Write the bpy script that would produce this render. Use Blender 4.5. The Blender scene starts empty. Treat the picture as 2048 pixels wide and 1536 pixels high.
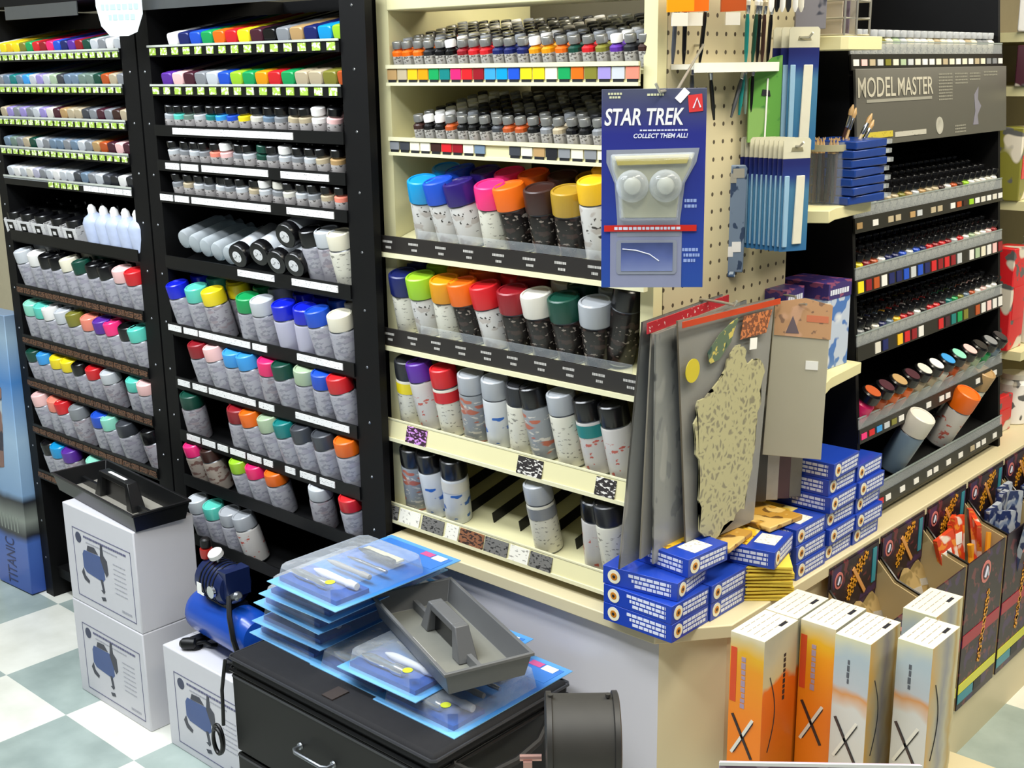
import bpy, bmesh, math, random
from mathutils import Vector, Matrix, Euler

random.seed(7)
SC = bpy.context.scene
C = SC.collection
RAD = math.radians
PI = math.pi

# ------------------------------------------------------------------ camera
F = 2438.2145
RW = Matrix(((0.74144703, 0.15983609, -0.6516968),
             (0.67089622, -0.19457751, 0.7155682),
             (-0.01243192, -0.96777684, -0.25150235)))   # camera (x right, y down, z forward) to world
CAM = Vector((0, 0, 1.50))
cam_d = bpy.data.cameras.new('camera'); cam = bpy.data.objects.new('camera', cam_d); C.objects.link(cam)
cam_d.sensor_width = 36.0; cam_d.lens = F / 2048 * 36.0; cam_d.clip_start = 0.05
M4 = Matrix(((RW[0][0], -RW[0][1], -RW[0][2], CAM.x),
             (RW[1][0], -RW[1][1], -RW[1][2], CAM.y),
             (RW[2][0], -RW[2][1], -RW[2][2], CAM.z), (0, 0, 0, 1)))
cam.matrix_world = M4
SC.camera = cam

def ray(px, py):
    return RW @ Vector((px - 1024, py - 768, F))
def onY(px, py, Y):
    r = ray(px, py); return CAM + r * (Y / r.y)
def onX(px, py, X):
    r = ray(px, py); return CAM + r * (X / r.x)
def onZ(px, py, z):
    r = ray(px, py); return CAM + r * ((z - CAM.z) / r.z)

# ------------------------------------------------------------------ world, light, exposure
W = bpy.data.worlds.new('world'); SC.world = W; W.use_nodes = True
W.node_tree.nodes['Background'].inputs[0].default_value = (0.80, 0.86, 1.0, 1)
W.node_tree.nodes['Background'].inputs[1].default_value = 0.11
SC.view_settings.view_transform = 'Standard'; SC.view_settings.look = 'None'
SC.view_settings.gamma = 1.0; SC.view_settings.exposure = 0.15
SC.view_settings.use_curve_mapping = False

def area(name, loc, sx, sy, power, col, rot=(0, 0, 0)):
    l = bpy.data.lights.new(name, 'AREA'); l.shape = 'RECTANGLE'; l.size = sx; l.size_y = sy
    l.energy = power; l.color = col
    o = bpy.data.objects.new(name, l); C.objects.link(o); o.location = loc; o.rotation_euler = rot
    return o
COOL = (0.90, 0.95, 1.0); WARM = (1.0, 0.93, 0.78)
area('tube_light', (-2.6, 0.72, 2.62), 2.4, 0.28, 58, COOL)
area('tube_light', (-1.2, 0.15, 2.62), 2.4, 0.28, 45, COOL)
area('tube_light', (-0.35, 1.8, 2.62), 0.28, 2.4, 42, WARM)
area('tube_light', (0.35, 3.4, 2.62), 0.28, 2.4, 42, WARM)

# ------------------------------------------------------------------ materials
MATS = {}
def lin(c):
    if isinstance(c, str):
        c = [int(c[i:i + 2], 16) / 255 for i in (0, 2, 4)]
    return tuple((x / 12.92 if x <= .04045 else ((x + .055) / 1.055) ** 2.4) for x in c[:3])
def nodes(m):
    m.use_nodes = True; nt = m.node_tree; return nt, nt.nodes['Principled BSDF']
def mat(name, col, rough=0.45, metal=0.0, spec=0.5, vary=0.06, scale=40, emit=0.0):
    if name in MATS: return MATS[name]
    m = bpy.data.materials.new(name); nt, b = nodes(m)
    c = lin(col)
    tc = nt.nodes.new('ShaderNodeTexCoord'); n = nt.nodes.new('ShaderNodeTexNoise')
    n.inputs['Scale'].default_value = scale; n.inputs['Detail'].default_value = 3
    nt.links.new(tc.outputs['Object'], n.inputs['Vector'])
    r = nt.nodes.new('ShaderNodeMapRange')
    r.inputs['To Min'].default_value = 1 - vary; r.inputs['To Max'].default_value = 1 + vary
    nt.links.new(n.outputs['Fac'], r.inputs['Value'])
    mx = nt.nodes.new('ShaderNodeVectorMath'); mx.operation = 'SCALE'; mx.inputs[0].default_value = c
    nt.links.new(r.outputs['Result'], mx.inputs['Scale'])
    nt.links.new(mx.outputs['Vector'], b.inputs['Base Color'])
    b.inputs['Roughness'].default_value = rough; b.inputs['Metallic'].default_value = metal
    b.inputs['Specular IOR Level'].default_value = spec
    if emit:
        b.inputs['Emission Color'].default_value = (*c, 1); b.inputs['Emission Strength'].default_value = emit
    MATS[name] = m; return m
def marks(name, base, ink, sc=(60, 60, 220), thr=0.55, zlo=-9, zhi=9, rough=0.4, ink2=None, axis='Z', metal=0.0):
    """print on packaging: small irregular marks of ink on a base colour"""
    if name in MATS: return MATS[name]
    m = bpy.data.materials.new(name); nt, b = nodes(m); N = nt.nodes; L = nt.links
    tc = N.new('ShaderNodeTexCoord'); mp = N.new('ShaderNodeMapping'); mp.inputs['Scale'].default_value = sc
    L.new(tc.outputs['Object'], mp.inputs['Vector'])
    n = N.new('ShaderNodeTexNoise'); n.inputs['Scale'].default_value = 1; n.inputs['Detail'].default_value = 2
    L.new(mp.outputs['Vector'], n.inputs['Vector'])
    g = N.new('ShaderNodeMapRange'); g.interpolation_type = 'SMOOTHSTEP'
    g.inputs['From Min'].default_value = thr; g.inputs['From Max'].default_value = thr + .04
    L.new(n.outputs['Fac'], g.inputs['Value'])
    sx = N.new('ShaderNodeSeparateXYZ'); L.new(tc.outputs['Object'], sx.inputs[0])
    a = N.new('ShaderNodeMath'); a.operation = 'GREATER_THAN'; a.inputs[1].default_value = zlo
    c = N.new('ShaderNodeMath'); c.operation = 'LESS_THAN'; c.inputs[1].default_value = zhi
    L.new(sx.outputs[axis], a.inputs[0]); L.new(sx.outputs[axis], c.inputs[0])
    mu = N.new('ShaderNodeMath'); mu.operation = 'MULTIPLY'; L.new(a.outputs[0], mu.inputs[0]); L.new(c.outputs[0], mu.inputs[1])
    mu2 = N.new('ShaderNodeMath'); mu2.operation = 'MULTIPLY'; L.new(mu.outputs[0], mu2.inputs[0]); L.new(g.outputs['Result'], mu2.inputs[1])
    mx = N.new('ShaderNodeMix'); mx.data_type = 'RGBA'
    mx.inputs[6].default_value = (*lin(base), 1); mx.inputs[7].default_value = (*lin(ink), 1)
    L.new(mu2.outputs[0], mx.inputs[0])
    out = mx.outputs[2]
    if ink2:
        n2 = N.new('ShaderNodeTexNoise'); n2.inputs['Scale'].default_value = 0.55; n2.inputs['Detail'].default_value = 1
        L.new(mp.outputs['Vector'], n2.inputs['Vector'])
        g2 = N.new('ShaderNodeMapRange'); g2.inputs['From Min'].default_value = .58; g2.inputs['From Max'].default_value = .62
        L.new(n2.outputs['Fac'], g2.inputs['Value'])
        m2 = N.new('ShaderNodeMix'); m2.data_type = 'RGBA'; m2.inputs[7].default_value = (*lin(ink2), 1)
        L.new(g2.outputs['Result'], m2.inputs[0]); L.new(out, m2.inputs[6]); out = m2.outputs[2]
    L.new(out, b.inputs['Base Color']); b.inputs['Roughness'].default_value = rough
    b.inputs['Metallic'].default_value = metal
    MATS[name] = m; return m
def ramp(name, stops, axis='Z', lo=0, hi=1, rough=.35, warp=0.0, wscale=12):
    """print that runs through several colours along an axis of the object"""
    if name in MATS: return MATS[name]
    m = bpy.data.materials.new(name); nt, b = nodes(m); N = nt.nodes; L = nt.links
    tc = N.new('ShaderNodeTexCoord'); sx = N.new('ShaderNodeSeparateXYZ'); L.new(tc.outputs['Object'], sx.inputs[0])
    mr = N.new('ShaderNodeMapRange'); mr.inputs['From Min'].default_value = lo; mr.inputs['From Max'].default_value = hi
    v = sx.outputs[axis]
    if warp:
        n = N.new('ShaderNodeTexNoise'); n.inputs['Scale'].default_value = wscale; L.new(tc.outputs['Object'], n.inputs['Vector'])
        s = N.new('ShaderNodeMath'); s.operation = 'MULTIPLY_ADD'; s.inputs[1].default_value = warp; s.inputs[2].default_value = -warp / 2
        L.new(n.outputs['Fac'], s.inputs[0])
        ad = N.new('ShaderNodeMath'); ad.operation = 'ADD'; L.new(s.outputs[0], ad.inputs[0]); L.new(v, ad.inputs[1]); v = ad.outputs[0]
    L.new(v, mr.inputs['Value'])
    cr = N.new('ShaderNodeValToRGB'); L.new(mr.outputs['Result'], cr.inputs['Fac'])
    e = cr.color_ramp.elements
    while len(e) < len(stops): e.new(0.5)
    for i, (p, c) in enumerate(stops):
        e[i].position = p; e[i].color = (*lin(c), 1)
    L.new(cr.outputs['Color'], b.inputs['Base Color']); b.inputs['Roughness'].default_value = rough
    MATS[name] = m; return m
def clear(name, tint='ffffff', rough=0.08, base=0.06, edge=0.6, bump=0.0):
    """thin clear plastic"""
    if name in MATS: return MATS[name]
    m = bpy.data.materials.new(name); m.use_nodes = True; nt = m.node_tree; N = nt.nodes; L = nt.links
    N.clear(); o = N.new('ShaderNodeOutputMaterial'); mix = N.new('ShaderNodeMixShader')
    t = N.new('ShaderNodeBsdfTransparent'); t.inputs[0].default_value = (*lin(tint), 1)
    g = N.new('ShaderNodeBsdfPrincipled'); g.inputs['Base Color'].default_value = (*lin('dfe6ea'), 1)
    g.inputs['Roughness'].default_value = rough; g.inputs['Specular IOR Level'].default_value = 1.0
    lw = N.new('ShaderNodeLayerWeight'); lw.inputs[0].default_value = 0.35
    mr = N.new('ShaderNodeMapRange'); mr.inputs['To Min'].default_value = base; mr.inputs['To Max'].default_value = edge
    L.new(lw.outputs['Facing'], mr.inputs['Value']); L.new(mr.outputs['Result'], mix.inputs[0])
    L.new(t.outputs[0], mix.inputs[1]); L.new(g.outputs[0], mix.inputs[2]); L.new(mix.outputs[0], o.inputs[0])
    if bump:
        tc = N.new('ShaderNodeTexCoord'); n = N.new('ShaderNodeTexNoise'); n.inputs['Scale'].default_value = 25
        L.new(tc.outputs['Object'], n.inputs['Vector'])
        bp = N.new('ShaderNodeBump'); bp.inputs['Strength'].default_value = bump; bp.inputs['Distance'].default_value = 0.02
        L.new(n.outputs['Fac'], bp.inputs['Height']); L.new(bp.outputs['Normal'], g.inputs['Normal'])
    MATS[name] = m; return m

COL = dict(cyan='1496d2', blue='1c4fc4', navy='141f5e', violet='2d1c6b', pink='f0256e', hotpink='f4327c', orange='ea6a12', brown='38201b',
           gold='b08d2c', cream='e9e3cc', yellow='eebb20', lemon='f0d81e', lime='9acb2c', amber='e0960e', red='cf1f26', darkred='8e1420',
           white='eceae6', black='0c0c0e', green='159a54', darkgreen='0d4335', teal='127a78', aqua='5ccab8', silver='a9adb2', grey='85888c',
           darkgrey='3e4147', purple='5a2c98', magenta='a02a7a', salmon='f08a74', palepink='f2c3c0', sky='3a9ae0', beige='b8a98c', tan='b49262',
           rust='b5501f', olive='7d7a2e', lightgrey='c4c8cc', maroon='441a28', mint='8fd8c0', royal='1322c8', lilac='9a8cc8', offwhite='dcd8cc',
           bluegrey='6d8296', palegreen='a9bd9c', greygreen='71857a', lavender='b9b7c9', charcoal='232428')
def cm(c, rough=0.24):
    return mat('plastic_' + c, COL[c], rough, vary=0.02)
BLACK = mat('black_metal', '070708', 0.55, spec=.25, vary=.2)
BLACKP = mat('black_plastic', '0a0b0c', 0.42, spec=.35, vary=.15)
CREAMM = mat('cream_enamel', 'dcd5a6', 0.45, vary=.04, scale=9)
CREAML = mat('cream_rail', 'e4dfb8', 0.4, vary=.03)
LAMIN = mat('white_laminate', 'cbc8cc', 0.35, vary=.03, scale=4)
TANM = mat('tan_laminate', 'd5c9a4', 0.4, vary=.04, scale=6)
WHITE = mat('white_card', 'e6e4e2', 0.5, vary=.03)
PAPER = mat('paper', 'f2f2ee', 0.6, vary=.02)
CHROME = mat('chrome', 'c9ccd0', 0.18, 1.0, vary=.02)
STEEL = mat('dull_steel', '8d9196', 0.35, 0.9, vary=.05)
CLEAR = clear('clear_plastic', base=.03, edge=.42)
FILM = clear('film', base=.10, edge=.55, bump=.4)

# ------------------------------------------------------------------ mesh building
class MB:
    def __init__(s): s.v = []; s.f = []; s.m = []; s.mats = []
    def mi(s, m):
        if m not in s.mats: s.mats.append(m)
        return s.mats.index(m)
    def add(s, vs, fs, m, M=None):
        o = len(s.v)
        for v in vs:
            v = Vector(v); s.v.append(M @ v if M else v)
        k = s.mi(m) if not isinstance(m, list) else None
        for i, f in enumerate(fs):
            s.f.append([a + o for a in f]); s.m.append(k if k is not None else s.mi(m[i]))
        return s
    def box(s, x0, x1, y0, y1, z0, z1, m, M=None):
        vs = [(x, y, z) for z in (z0, z1) for y in (y0, y1) for x in (x0, x1)]
        fs = [(0, 2, 3, 1), (4, 5, 7, 6), (0, 1, 5, 4), (2, 6, 7, 3), (0, 4, 6, 2), (1, 3, 7, 5)]
        return s.add(vs, fs, m, M)   # bottom top front(-y) back left(-x) right
    def prism(s, poly, z0, z1, m, M=None):
        n = len(poly); vs = [(x, y, z0) for x, y in poly] + [(x, y, z1) for x, y in poly]
        fs = [tuple(reversed(range(n))), tuple(range(n, 2 * n))] + [(i, (i + 1) % n, n + (i + 1) % n, n + i) for i in range(n)]
        return s.add(vs, fs, m, M)
    def lathe(s, prof, seg, m, M=None, cap0=True, cap1=True, sq=None):
        """prof: list of (r, z); m: one material or one per band"""
        vs = []; fs = []; ms = []
        for r, z in prof:
            for i in range(seg):
                a = 2 * PI * i / seg; x, y = math.cos(a), math.sin(a)
                if sq:
                    k = 1 / (abs(x) ** sq + abs(y) ** sq) ** (1 / sq); x *= k; y *= k
                vs.append((r * x, r * y, z))
        for j in range(len(prof) - 1):
            for i in range(seg):
                k = (i + 1) % seg
                fs.append((j * seg + i, j * seg + k, (j + 1) * seg + k, (j + 1) * seg + i)); ms.append(m[j] if isinstance(m, list) else m)
        if cap0: fs.append(tuple(reversed(range(seg)))); ms.append(m[0] if isinstance(m, list) else m)
        if cap1: fs.append(tuple(range((len(prof) - 1) * seg, len(prof) * seg))); ms.append(m[-1] if isinstance(m, list) else m)
        return s.add(vs, fs, ms, M)
    def tube(s, pts, r, m, seg=8, closed=False):
        pts = [Vector(p) for p in pts]; n = len(pts); vs = []; fs = []
        up = Vector((0, 0, 1)); prev = None
        for i, p in enumerate(pts):
            t = (pts[(i + 1) % n] - pts[i - 1]) if closed or 0 < i < n - 1 else (pts[1] - pts[0] if i == 0 else pts[-1] - pts[-2])
            t.normalize()
            if prev is None:
                a = t.cross(up)
                if a.length < 1e-3: a = t.cross(Vector((1, 0, 0)))
            else: a = prev - t * prev.dot(t)
            a.normalize(); prev = a; b = t.cross(a)
            for k in range(seg):
                th = 2 * PI * k / seg; vs.append(p + (a * math.cos(th) + b * math.sin(th)) * r)
        for i in range(n if closed else n - 1):
            j = (i + 1) % n
            for k in range(seg):
                l = (k + 1) % seg; fs.append((i * seg + k, i * seg + l, j * seg + l, j * seg + k))
        if not closed:
            fs.append(tuple(reversed(range(seg)))); fs.append(tuple(range((n - 1) * seg, n * seg)))
        return s.add(vs, fs, m)
    def mesh(s, name, smooth=35):
        me = bpy.data.meshes.new(name); me.from_pydata([tuple(v) for v in s.v], [], s.f)
        for m in s.mats: me.materials.append(m)
        me.polygons.foreach_set('material_index', s.m)
        bm = bmesh.new(); bm.from_mesh(me); bmesh.ops.recalc_face_normals(bm, faces=bm.faces); bm.to_mesh(me); bm.free()
        if smooth:
            me.shade_smooth(); me.set_sharp_from_angle(angle=RAD(smooth))
        me.update(); return me
    def build(s, name, parent=None, bevel=0, loc=None, rot=None, smooth=35):
        o = bpy.data.objects.new(name, s.mesh(name, smooth)); C.objects.link(o)
        if parent: o.parent = parent
        if loc: o.location = loc
        if rot: o.rotation_euler = rot
        if bevel:
            b = o.modifiers.new('bevel', 'BEVEL'); b.width = bevel; b.segments = 2; b.limit_method = 'ANGLE'; b.angle_limit = RAD(50)
        return o
def tag(o, label=None, cat=None, group=None, kind=None):
    if label: o['label'] = label
    if cat: o['category'] = cat
    if group: o['group'] = group
    if kind: o['kind'] = kind
    return o
def thing(name, label, cat, loc=(0, 0, 0), rot=(0, 0, 0), group=None):
    o = bpy.data.objects.new(name, None); C.objects.link(o); o.location = loc; o.rotation_euler = rot
    o.empty_display_size = .02
    return tag(o, label, cat, group)
KIDS = {}
def copy_tree(o, parent=None):
    c = o.copy(); C.objects.link(c)
    if parent: c.parent = parent
    for ch in KIDS.get(o.name) or o.children: copy_tree(ch, c)
    return c
def recolour(o, slot, m):
    o.material_slots[slot].link = 'OBJECT'; o.material_slots[slot].material = m
def text(name, s, size, m, parent, loc, rot, extrude=.0004, fit=None, shear=0, bold=0):
    """lettering as a mesh; fit=(width, height) of the finished word"""
    cu = bpy.data.curves.new(name, 'FONT'); cu.body = s; cu.size = size; cu.extrude = extrude; cu.shear = shear; cu.offset = bold
    cu.resolution_u = 3
    t = bpy.data.objects.new('tmp', cu); C.objects.link(t)
    me = bpy.data.meshes.new_from_object(t.evaluated_get(bpy.context.evaluated_depsgraph_get()))
    bpy.data.objects.remove(t)
    if fit and len(me.vertices):
        xs = [v.co.x for v in me.vertices]; ys = [v.co.y for v in me.vertices]
        kx = fit[0] / (max(xs) - min(xs)); ky = fit[1] / (max(ys) - min(ys)); x0 = min(xs); y0 = min(ys)
        for v in me.vertices: v.co.x = (v.co.x - x0) * kx; v.co.y = (v.co.y - y0) * ky
    me.materials.clear(); me.materials.append(m)
    o = bpy.data.objects.new(name, me); C.objects.link(o); o.parent = parent; o.location = loc; o.rotation_euler = rot
    return o
ORD = ['', 'first', 'second', 'third', 'fourth', 'fifth', 'sixth', 'seventh', 'eighth', 'ninth', 'tenth', 'eleventh', 'twelfth', 'thirteenth',
       'fourteenth', 'fifteenth', 'sixteenth', 'seventeenth', 'eighteenth', 'nineteenth', 'twentieth', 'twenty-first', 'twenty-second', 'twenty-third', 'twenty-fourth']
NICE = dict(hotpink='hot pink', darkred='dark red', darkgreen='dark green', palepink='pale pink', lightgrey='light grey', offwhite='off-white',
            bluegrey='blue-grey', palegreen='pale green', greygreen='grey-green', darkgrey='dark grey', royal='bright blue', sky='sky blue')
def nice(c): return NICE.get(c, c)

# ------------------------------------------------------------------ the setting
def tiles():
    m = bpy.data.materials.new('checker_tile'); nt, b = nodes(m); N = nt.nodes; L = nt.links
    tc = N.new('ShaderNodeTexCoord'); mp = N.new('ShaderNodeMapping')
    mp.inputs['Location'].default_value = (2.589 / .305, -1.228 / .305, 0); mp.inputs['Scale'].default_value = (1 / .305, 1 / .305, 1)
    L.new(tc.outputs['Object'], mp.inputs['Vector'])
    ck = N.new('ShaderNodeTexChecker'); ck.inputs['Scale'].default_value = 1
    off = N.new('ShaderNodeVectorMath'); off.operation = 'ADD'; off.inputs[1].default_value = (0, 0, .5)
    L.new(mp.outputs['Vector'], off.inputs[0]); L.new(off.outputs[0], ck.inputs['Vector'])
    n1 = N.new('ShaderNodeTexNoise'); n1.inputs['Scale'].default_value = 9; n1.inputs['Detail'].default_value = 6
    L.new(tc.outputs['Object'], n1.inputs['Vector'])
    r1 = N.new('ShaderNodeValToRGB'); r1.color_ramp.elements[0].position = .3; r1.color_ramp.elements[1].position = .7
    r1.color_ramp.elements[0].color = (*lin('d8d8cc'), 1); r1.color_ramp.elements[1].color = (*lin('ecece2'), 1)
    r2 = N.new('ShaderNodeValToRGB'); r2.color_ramp.elements[0].position = .3; r2.color_ramp.elements[1].position = .7
    r2.color_ramp.elements[0].color = (*lin('8f9d98'), 1); r2.color_ramp.elements[1].color = (*lin('aab8b2'), 1)
    L.new(n1.outputs['Fac'], r1.inputs[0]); L.new(n1.outputs['Fac'], r2.inputs[0])
    mx = N.new('ShaderNodeMix'); mx.data_type = 'RGBA'
    L.new(ck.outputs['Fac'], mx.inputs[0]); L.new(r1.outputs[0], mx.inputs[6]); L.new(r2.outputs[0], mx.inputs[7])
    L.new(mx.outputs[2], b.inputs['Base Color']); b.inputs['Roughness'].default_value = .28
    return m
fl = MB().box(-6, 3, -3, 7, -.1, 0, tiles()).build('floor'); tag(fl, kind='structure')
ce = MB().box(-6, 3, -3, 7, 2.75, 2.85, mat('ceiling_tile', 'd8d8d4', .8)).build('ceiling'); tag(ce, kind='structure')
wl = mat('wall_paint', 'cfcab6', .7)
tag(MB().box(-6, 3, 6.9, 7.0, 0, 2.75, wl).build('wall_back'), kind='structure')
tag(MB().box(-6.1, -6.0, -3, 7, 0, 2.75, wl).build('wall_left'), kind='structure')
def fixture(loc, sx, sy, label, col):
    t = thing('ceiling_light', label, 'ceiling light', loc)
    MB().box(-sx / 2 - .04, sx / 2 + .04, -sy / 2 - .04, sy / 2 + .04, 0, .08, WHITE).build('housing', t)
    MB().box(-sx / 2, sx / 2, -sy / 2, sy / 2, -.012, -.001, mat('diffuser_' + col, 'f4f8ff' if col == 'cool' else 'fff2d8', .5, emit=2.0)).build('diffuser', t)
fixture((-2.6, .72, 2.66), 2.4, .28, 'long fluorescent light over the aisle by the black racks', 'cool')
fixture((-1.2, .15, 2.66), 2.4, .28, 'long fluorescent light above the case of drawers', 'cool')
fixture((-.35, 1.8, 2.66), .28, 2.4, 'long fluorescent light beside the peg board corner', 'warm')
fixture((.35, 3.4, 2.66), .28, 2.4, 'long fluorescent light further down the right aisle', 'warm')

# ------------------------------------------------------------------ spray cans
T15 = RAD(15)
GL = marks('can_print_grey', 'a8a7ae', '8b8b94', (70, 70, 150), .55, .012, .10, .32, ink2='9b98a3')
GM = marks('can_print_mauve', 'a3a0a6', '858089', (60, 60, 120), .55, .008, .09, .32, ink2='998d92')
CW = marks('can_print_white', 'cccac5', '35302c', (75, 75, 100), .61, .028, .085, .3, ink2='b5ada5')
CB = marks('can_print_black', '1c1816', '8c8278', (90, 90, 130), .60, .02, .075, .25, ink2='3a2c28')
CC = marks('can_print_cream', 'd9d6c6', '8f8c80', (80, 80, 200), .60, .01, .09, .32)
CS = marks('can_print_silver', '8d9194', 'c7c2b8', (50, 50, 130), .57, .01, .09, .3, ink2='b0604a')
CBL = marks('can_print_blue', 'cfd2d4', '2a62b4', (34, 34, 50), .56, .015, .07, .3)
CR = marks('can_print_red', 'c4c0bb', 'b85a4e', (60, 60, 90), .59, .01, .075, .3)
BARE = marks('can_print_brown', '9c9084', '6d5048', (45, 45, 90), .55, .0, .1, .35)
BODY = dict(gl=GL, gm=GM, cw=CW, cb=CB, cc=CC, cs=CS, cbl=CBL, cr=CR, br=BARE)
def make_can(r, h, hc, rc, label, band=False):
    """a spray can: printed cylinder with a rolled rim and a shoulder, and a cap"""
    t = thing('spray_can', label, 'spray can')
    hb = h - hc
    b = MB()
    b.lathe([(r * .9, 0), (r * .97, .0015), (r, .004), (r, hb - .008), (r * .96, hb - .004), (rc * .8, hb + .002)], 20,
            [STEEL, STEEL, GL, GL, STEEL], cap1=True)
    ob = b.build('body', t)
    c = MB()
    c.lathe([(rc * .985, hb - .001), (rc, hb + .002), (rc * .985, h - .006), (rc * .955, h - .002), (rc * .86, h), (rc * .80, h - .0005), (rc * .77, h - .0025)], 20, cm('white'))
    oc = c.build('cap', t)
    KIDS[t.name] = [ob, oc]
    return t
CANS = {}
def can(kind, cap, body, loc, rot, label, band=None, group=None):
    key = kind
    if key not in CANS:
        P = dict(rack=(.0285, .121, .031, .0275), short=(.0275, .107, .027, .0265), craft=(.0285, .122, .040, .0302), slim=(.027, .142, .036, .0270), tall=(.030, .146, .043, .0305))[kind]
        CANS[key] = [make_can(*P, label), False]
    base, used = CANS[key]
    t = copy_tree(base) if used else base
    CANS[key][1] = True
    t.location = loc; t.rotation_euler = rot; tag(t, label, 'spray can', group)
    for ch in t.children:
        if ch.name.startswith('cap'): recolour(ch, 0, cm(cap))
        else:
            for i, s in enumerate(ch.material_slots):
                if i == 1: recolour(ch, 1, BODY.get(body) or cm(body))
    if band:
        P = dict(rack=(.0285, .090), short=(.0275, .080), craft=(.0285, .082), slim=(.027, .106), tall=(.03, .103))[kind]
        MB().lathe([(P[0] + .0006, P[1] - .032), (P[0] + .0006, P[1] - .009)], 20, cm(band), cap0=False, cap1=False).build('colour_band', t)
    return t
HC = dict(rack=.121, short=.107, craft=.122, slim=.142, tall=.146)

# ------------------------------------------------------------------ generic shelf for racks whose shelves slope down to the front
def shelf(parent, x0, x1, Yl, zl, depth, tilt, m, lip_h=.03, lip_m=None, lip_t=.004, up=None):
    """sloping tray with an upright lip at the front; lip spans zl-lip_h .. zl"""
    M = Matrix.Translation((0, Yl, zl - lip_h + .006 if up is None else zl + up)) @ Matrix.Rotation(tilt, 4, 'X')
    b = MB().box(x0, x1, 0, depth, -.005, 0, m, M)
    o = b.build('shelf', parent)
    l = MB().box(x0, x1, Yl - lip_t, Yl, zl - lip_h, zl, lip_m or m).build('front_lip', o)
    return o
def on_slope(X, s, Yl, z0, tilt):
    return (X, Yl + s * math.cos(tilt), z0 + s * math.sin(tilt))

def can_row(where, Yl, z0, tilt, items, s=.032, kind='rack', deep=0, pitchd=.062):
    """items: (cap x pixel, cap y pixel, cap colour, body key[, kind[, band]])"""
    n = len(items)
    for i, it in enumerate(items):
        k = it[4] if len(it) > 4 and it[4] else kind
        h = HC[k]
        base = on_slope(0, s, Yl, z0, tilt)
        X = onY(it[0], it[1], base[1] - h * math.sin(tilt)).x
        capc = it[2]
        lab = f'{nice(capc)}-capped spray can, {ORD[i + 1]} from left, {where}'
        band = it[5] if len(it) > 5 else None
        can(k, capc, it[3], (X, base[1], base[2]), (tilt, 0, random.uniform(-.5, .5)), lab, band)
        for d in range(deep):
            b2 = on_slope(X, s + pitchd * (d + 1), Yl, z0, tilt)
            can(k, capc, it[3], b2, (tilt, 0, random.uniform(-.5, .5)),
                f'{nice(capc)}-capped spray can behind the {ORD[i + 1]} front can, {where}')

# ------------------------------------------------------------------ markers (flat paint containers lying end-on)
def make_marker(w, h, l):
    t = thing('paint_container', 'x', 'paint container')
    def rr(k, y):
        a = w / 2 * k; b = h / 2 * k; c = min(a, b) * .45; out = []
        for cx, cz, s in ((a - c, b - c, 0), (-a + c, b - c, 90), (-a + c, -b + c, 180), (a - c, -b + c, 270)):
            for q in (0, 45, 90): out.append((cx + c * math.cos(RAD(s + q)), y, cz + c * math.sin(RAD(s + q)) + h / 2))
        return out
    def loft(rings, m):
        vs = [p for r_ in rings for p in r_]; n = 12; fs = [tuple(reversed(range(n)))]
        for j in range(len(rings) - 1):
            for i in range(n): fs.append((j * n + i, j * n + (i + 1) % n, (j + 1) * n + (i + 1) % n, (j + 1) * n + i))
        fs.append(tuple(range((len(rings) - 1) * n, len(rings) * n)))
        return MB().add(vs, fs, m)
    a = loft([rr(.86, 0), rr(.97, .002), rr(1, .005), rr(1, .034)], cm('white')).build('cap', t)
    b = loft([rr(.94, .0345), rr(.94, l)], cm('white')).build('body', t)
    KIDS[t.name] = [a, b]
    return t
MK = {}
def marker_row(where, Yl, z0, x0, pitch, cols, w, h=.026, l=.17, tilt=RAD(12)):
    key = (w, h, l)
    for i, c in enumerate(cols):
        if key not in MK: MK[key] = make_marker(w, h, l); t = MK[key]
        else: t = copy_tree(MK[key])
        t.location = (x0 + i * pitch, Yl + .006, z0 + .001); t.rotation_euler = (tilt, 0, 0)
        tag(t, f'{nice(c)} paint container, {ORD[i + 1]} from left, {where}', 'paint container')
        for ch in t.children: recolour(ch, 0, cm(c, .35))
def dots(parent, x0, x1, n, Y, z, m, name='price_tab', w=.018, h=.012):
    b = MB()
    for i in range(n):
        x = x0 + (x1 - x0) * (i + .5) / n
        b.box(x - w / 2, x + w / 2, Y - .0022, Y - .0005, z - h / 2, z + h / 2, m)
    return b.build(name, parent)

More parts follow.
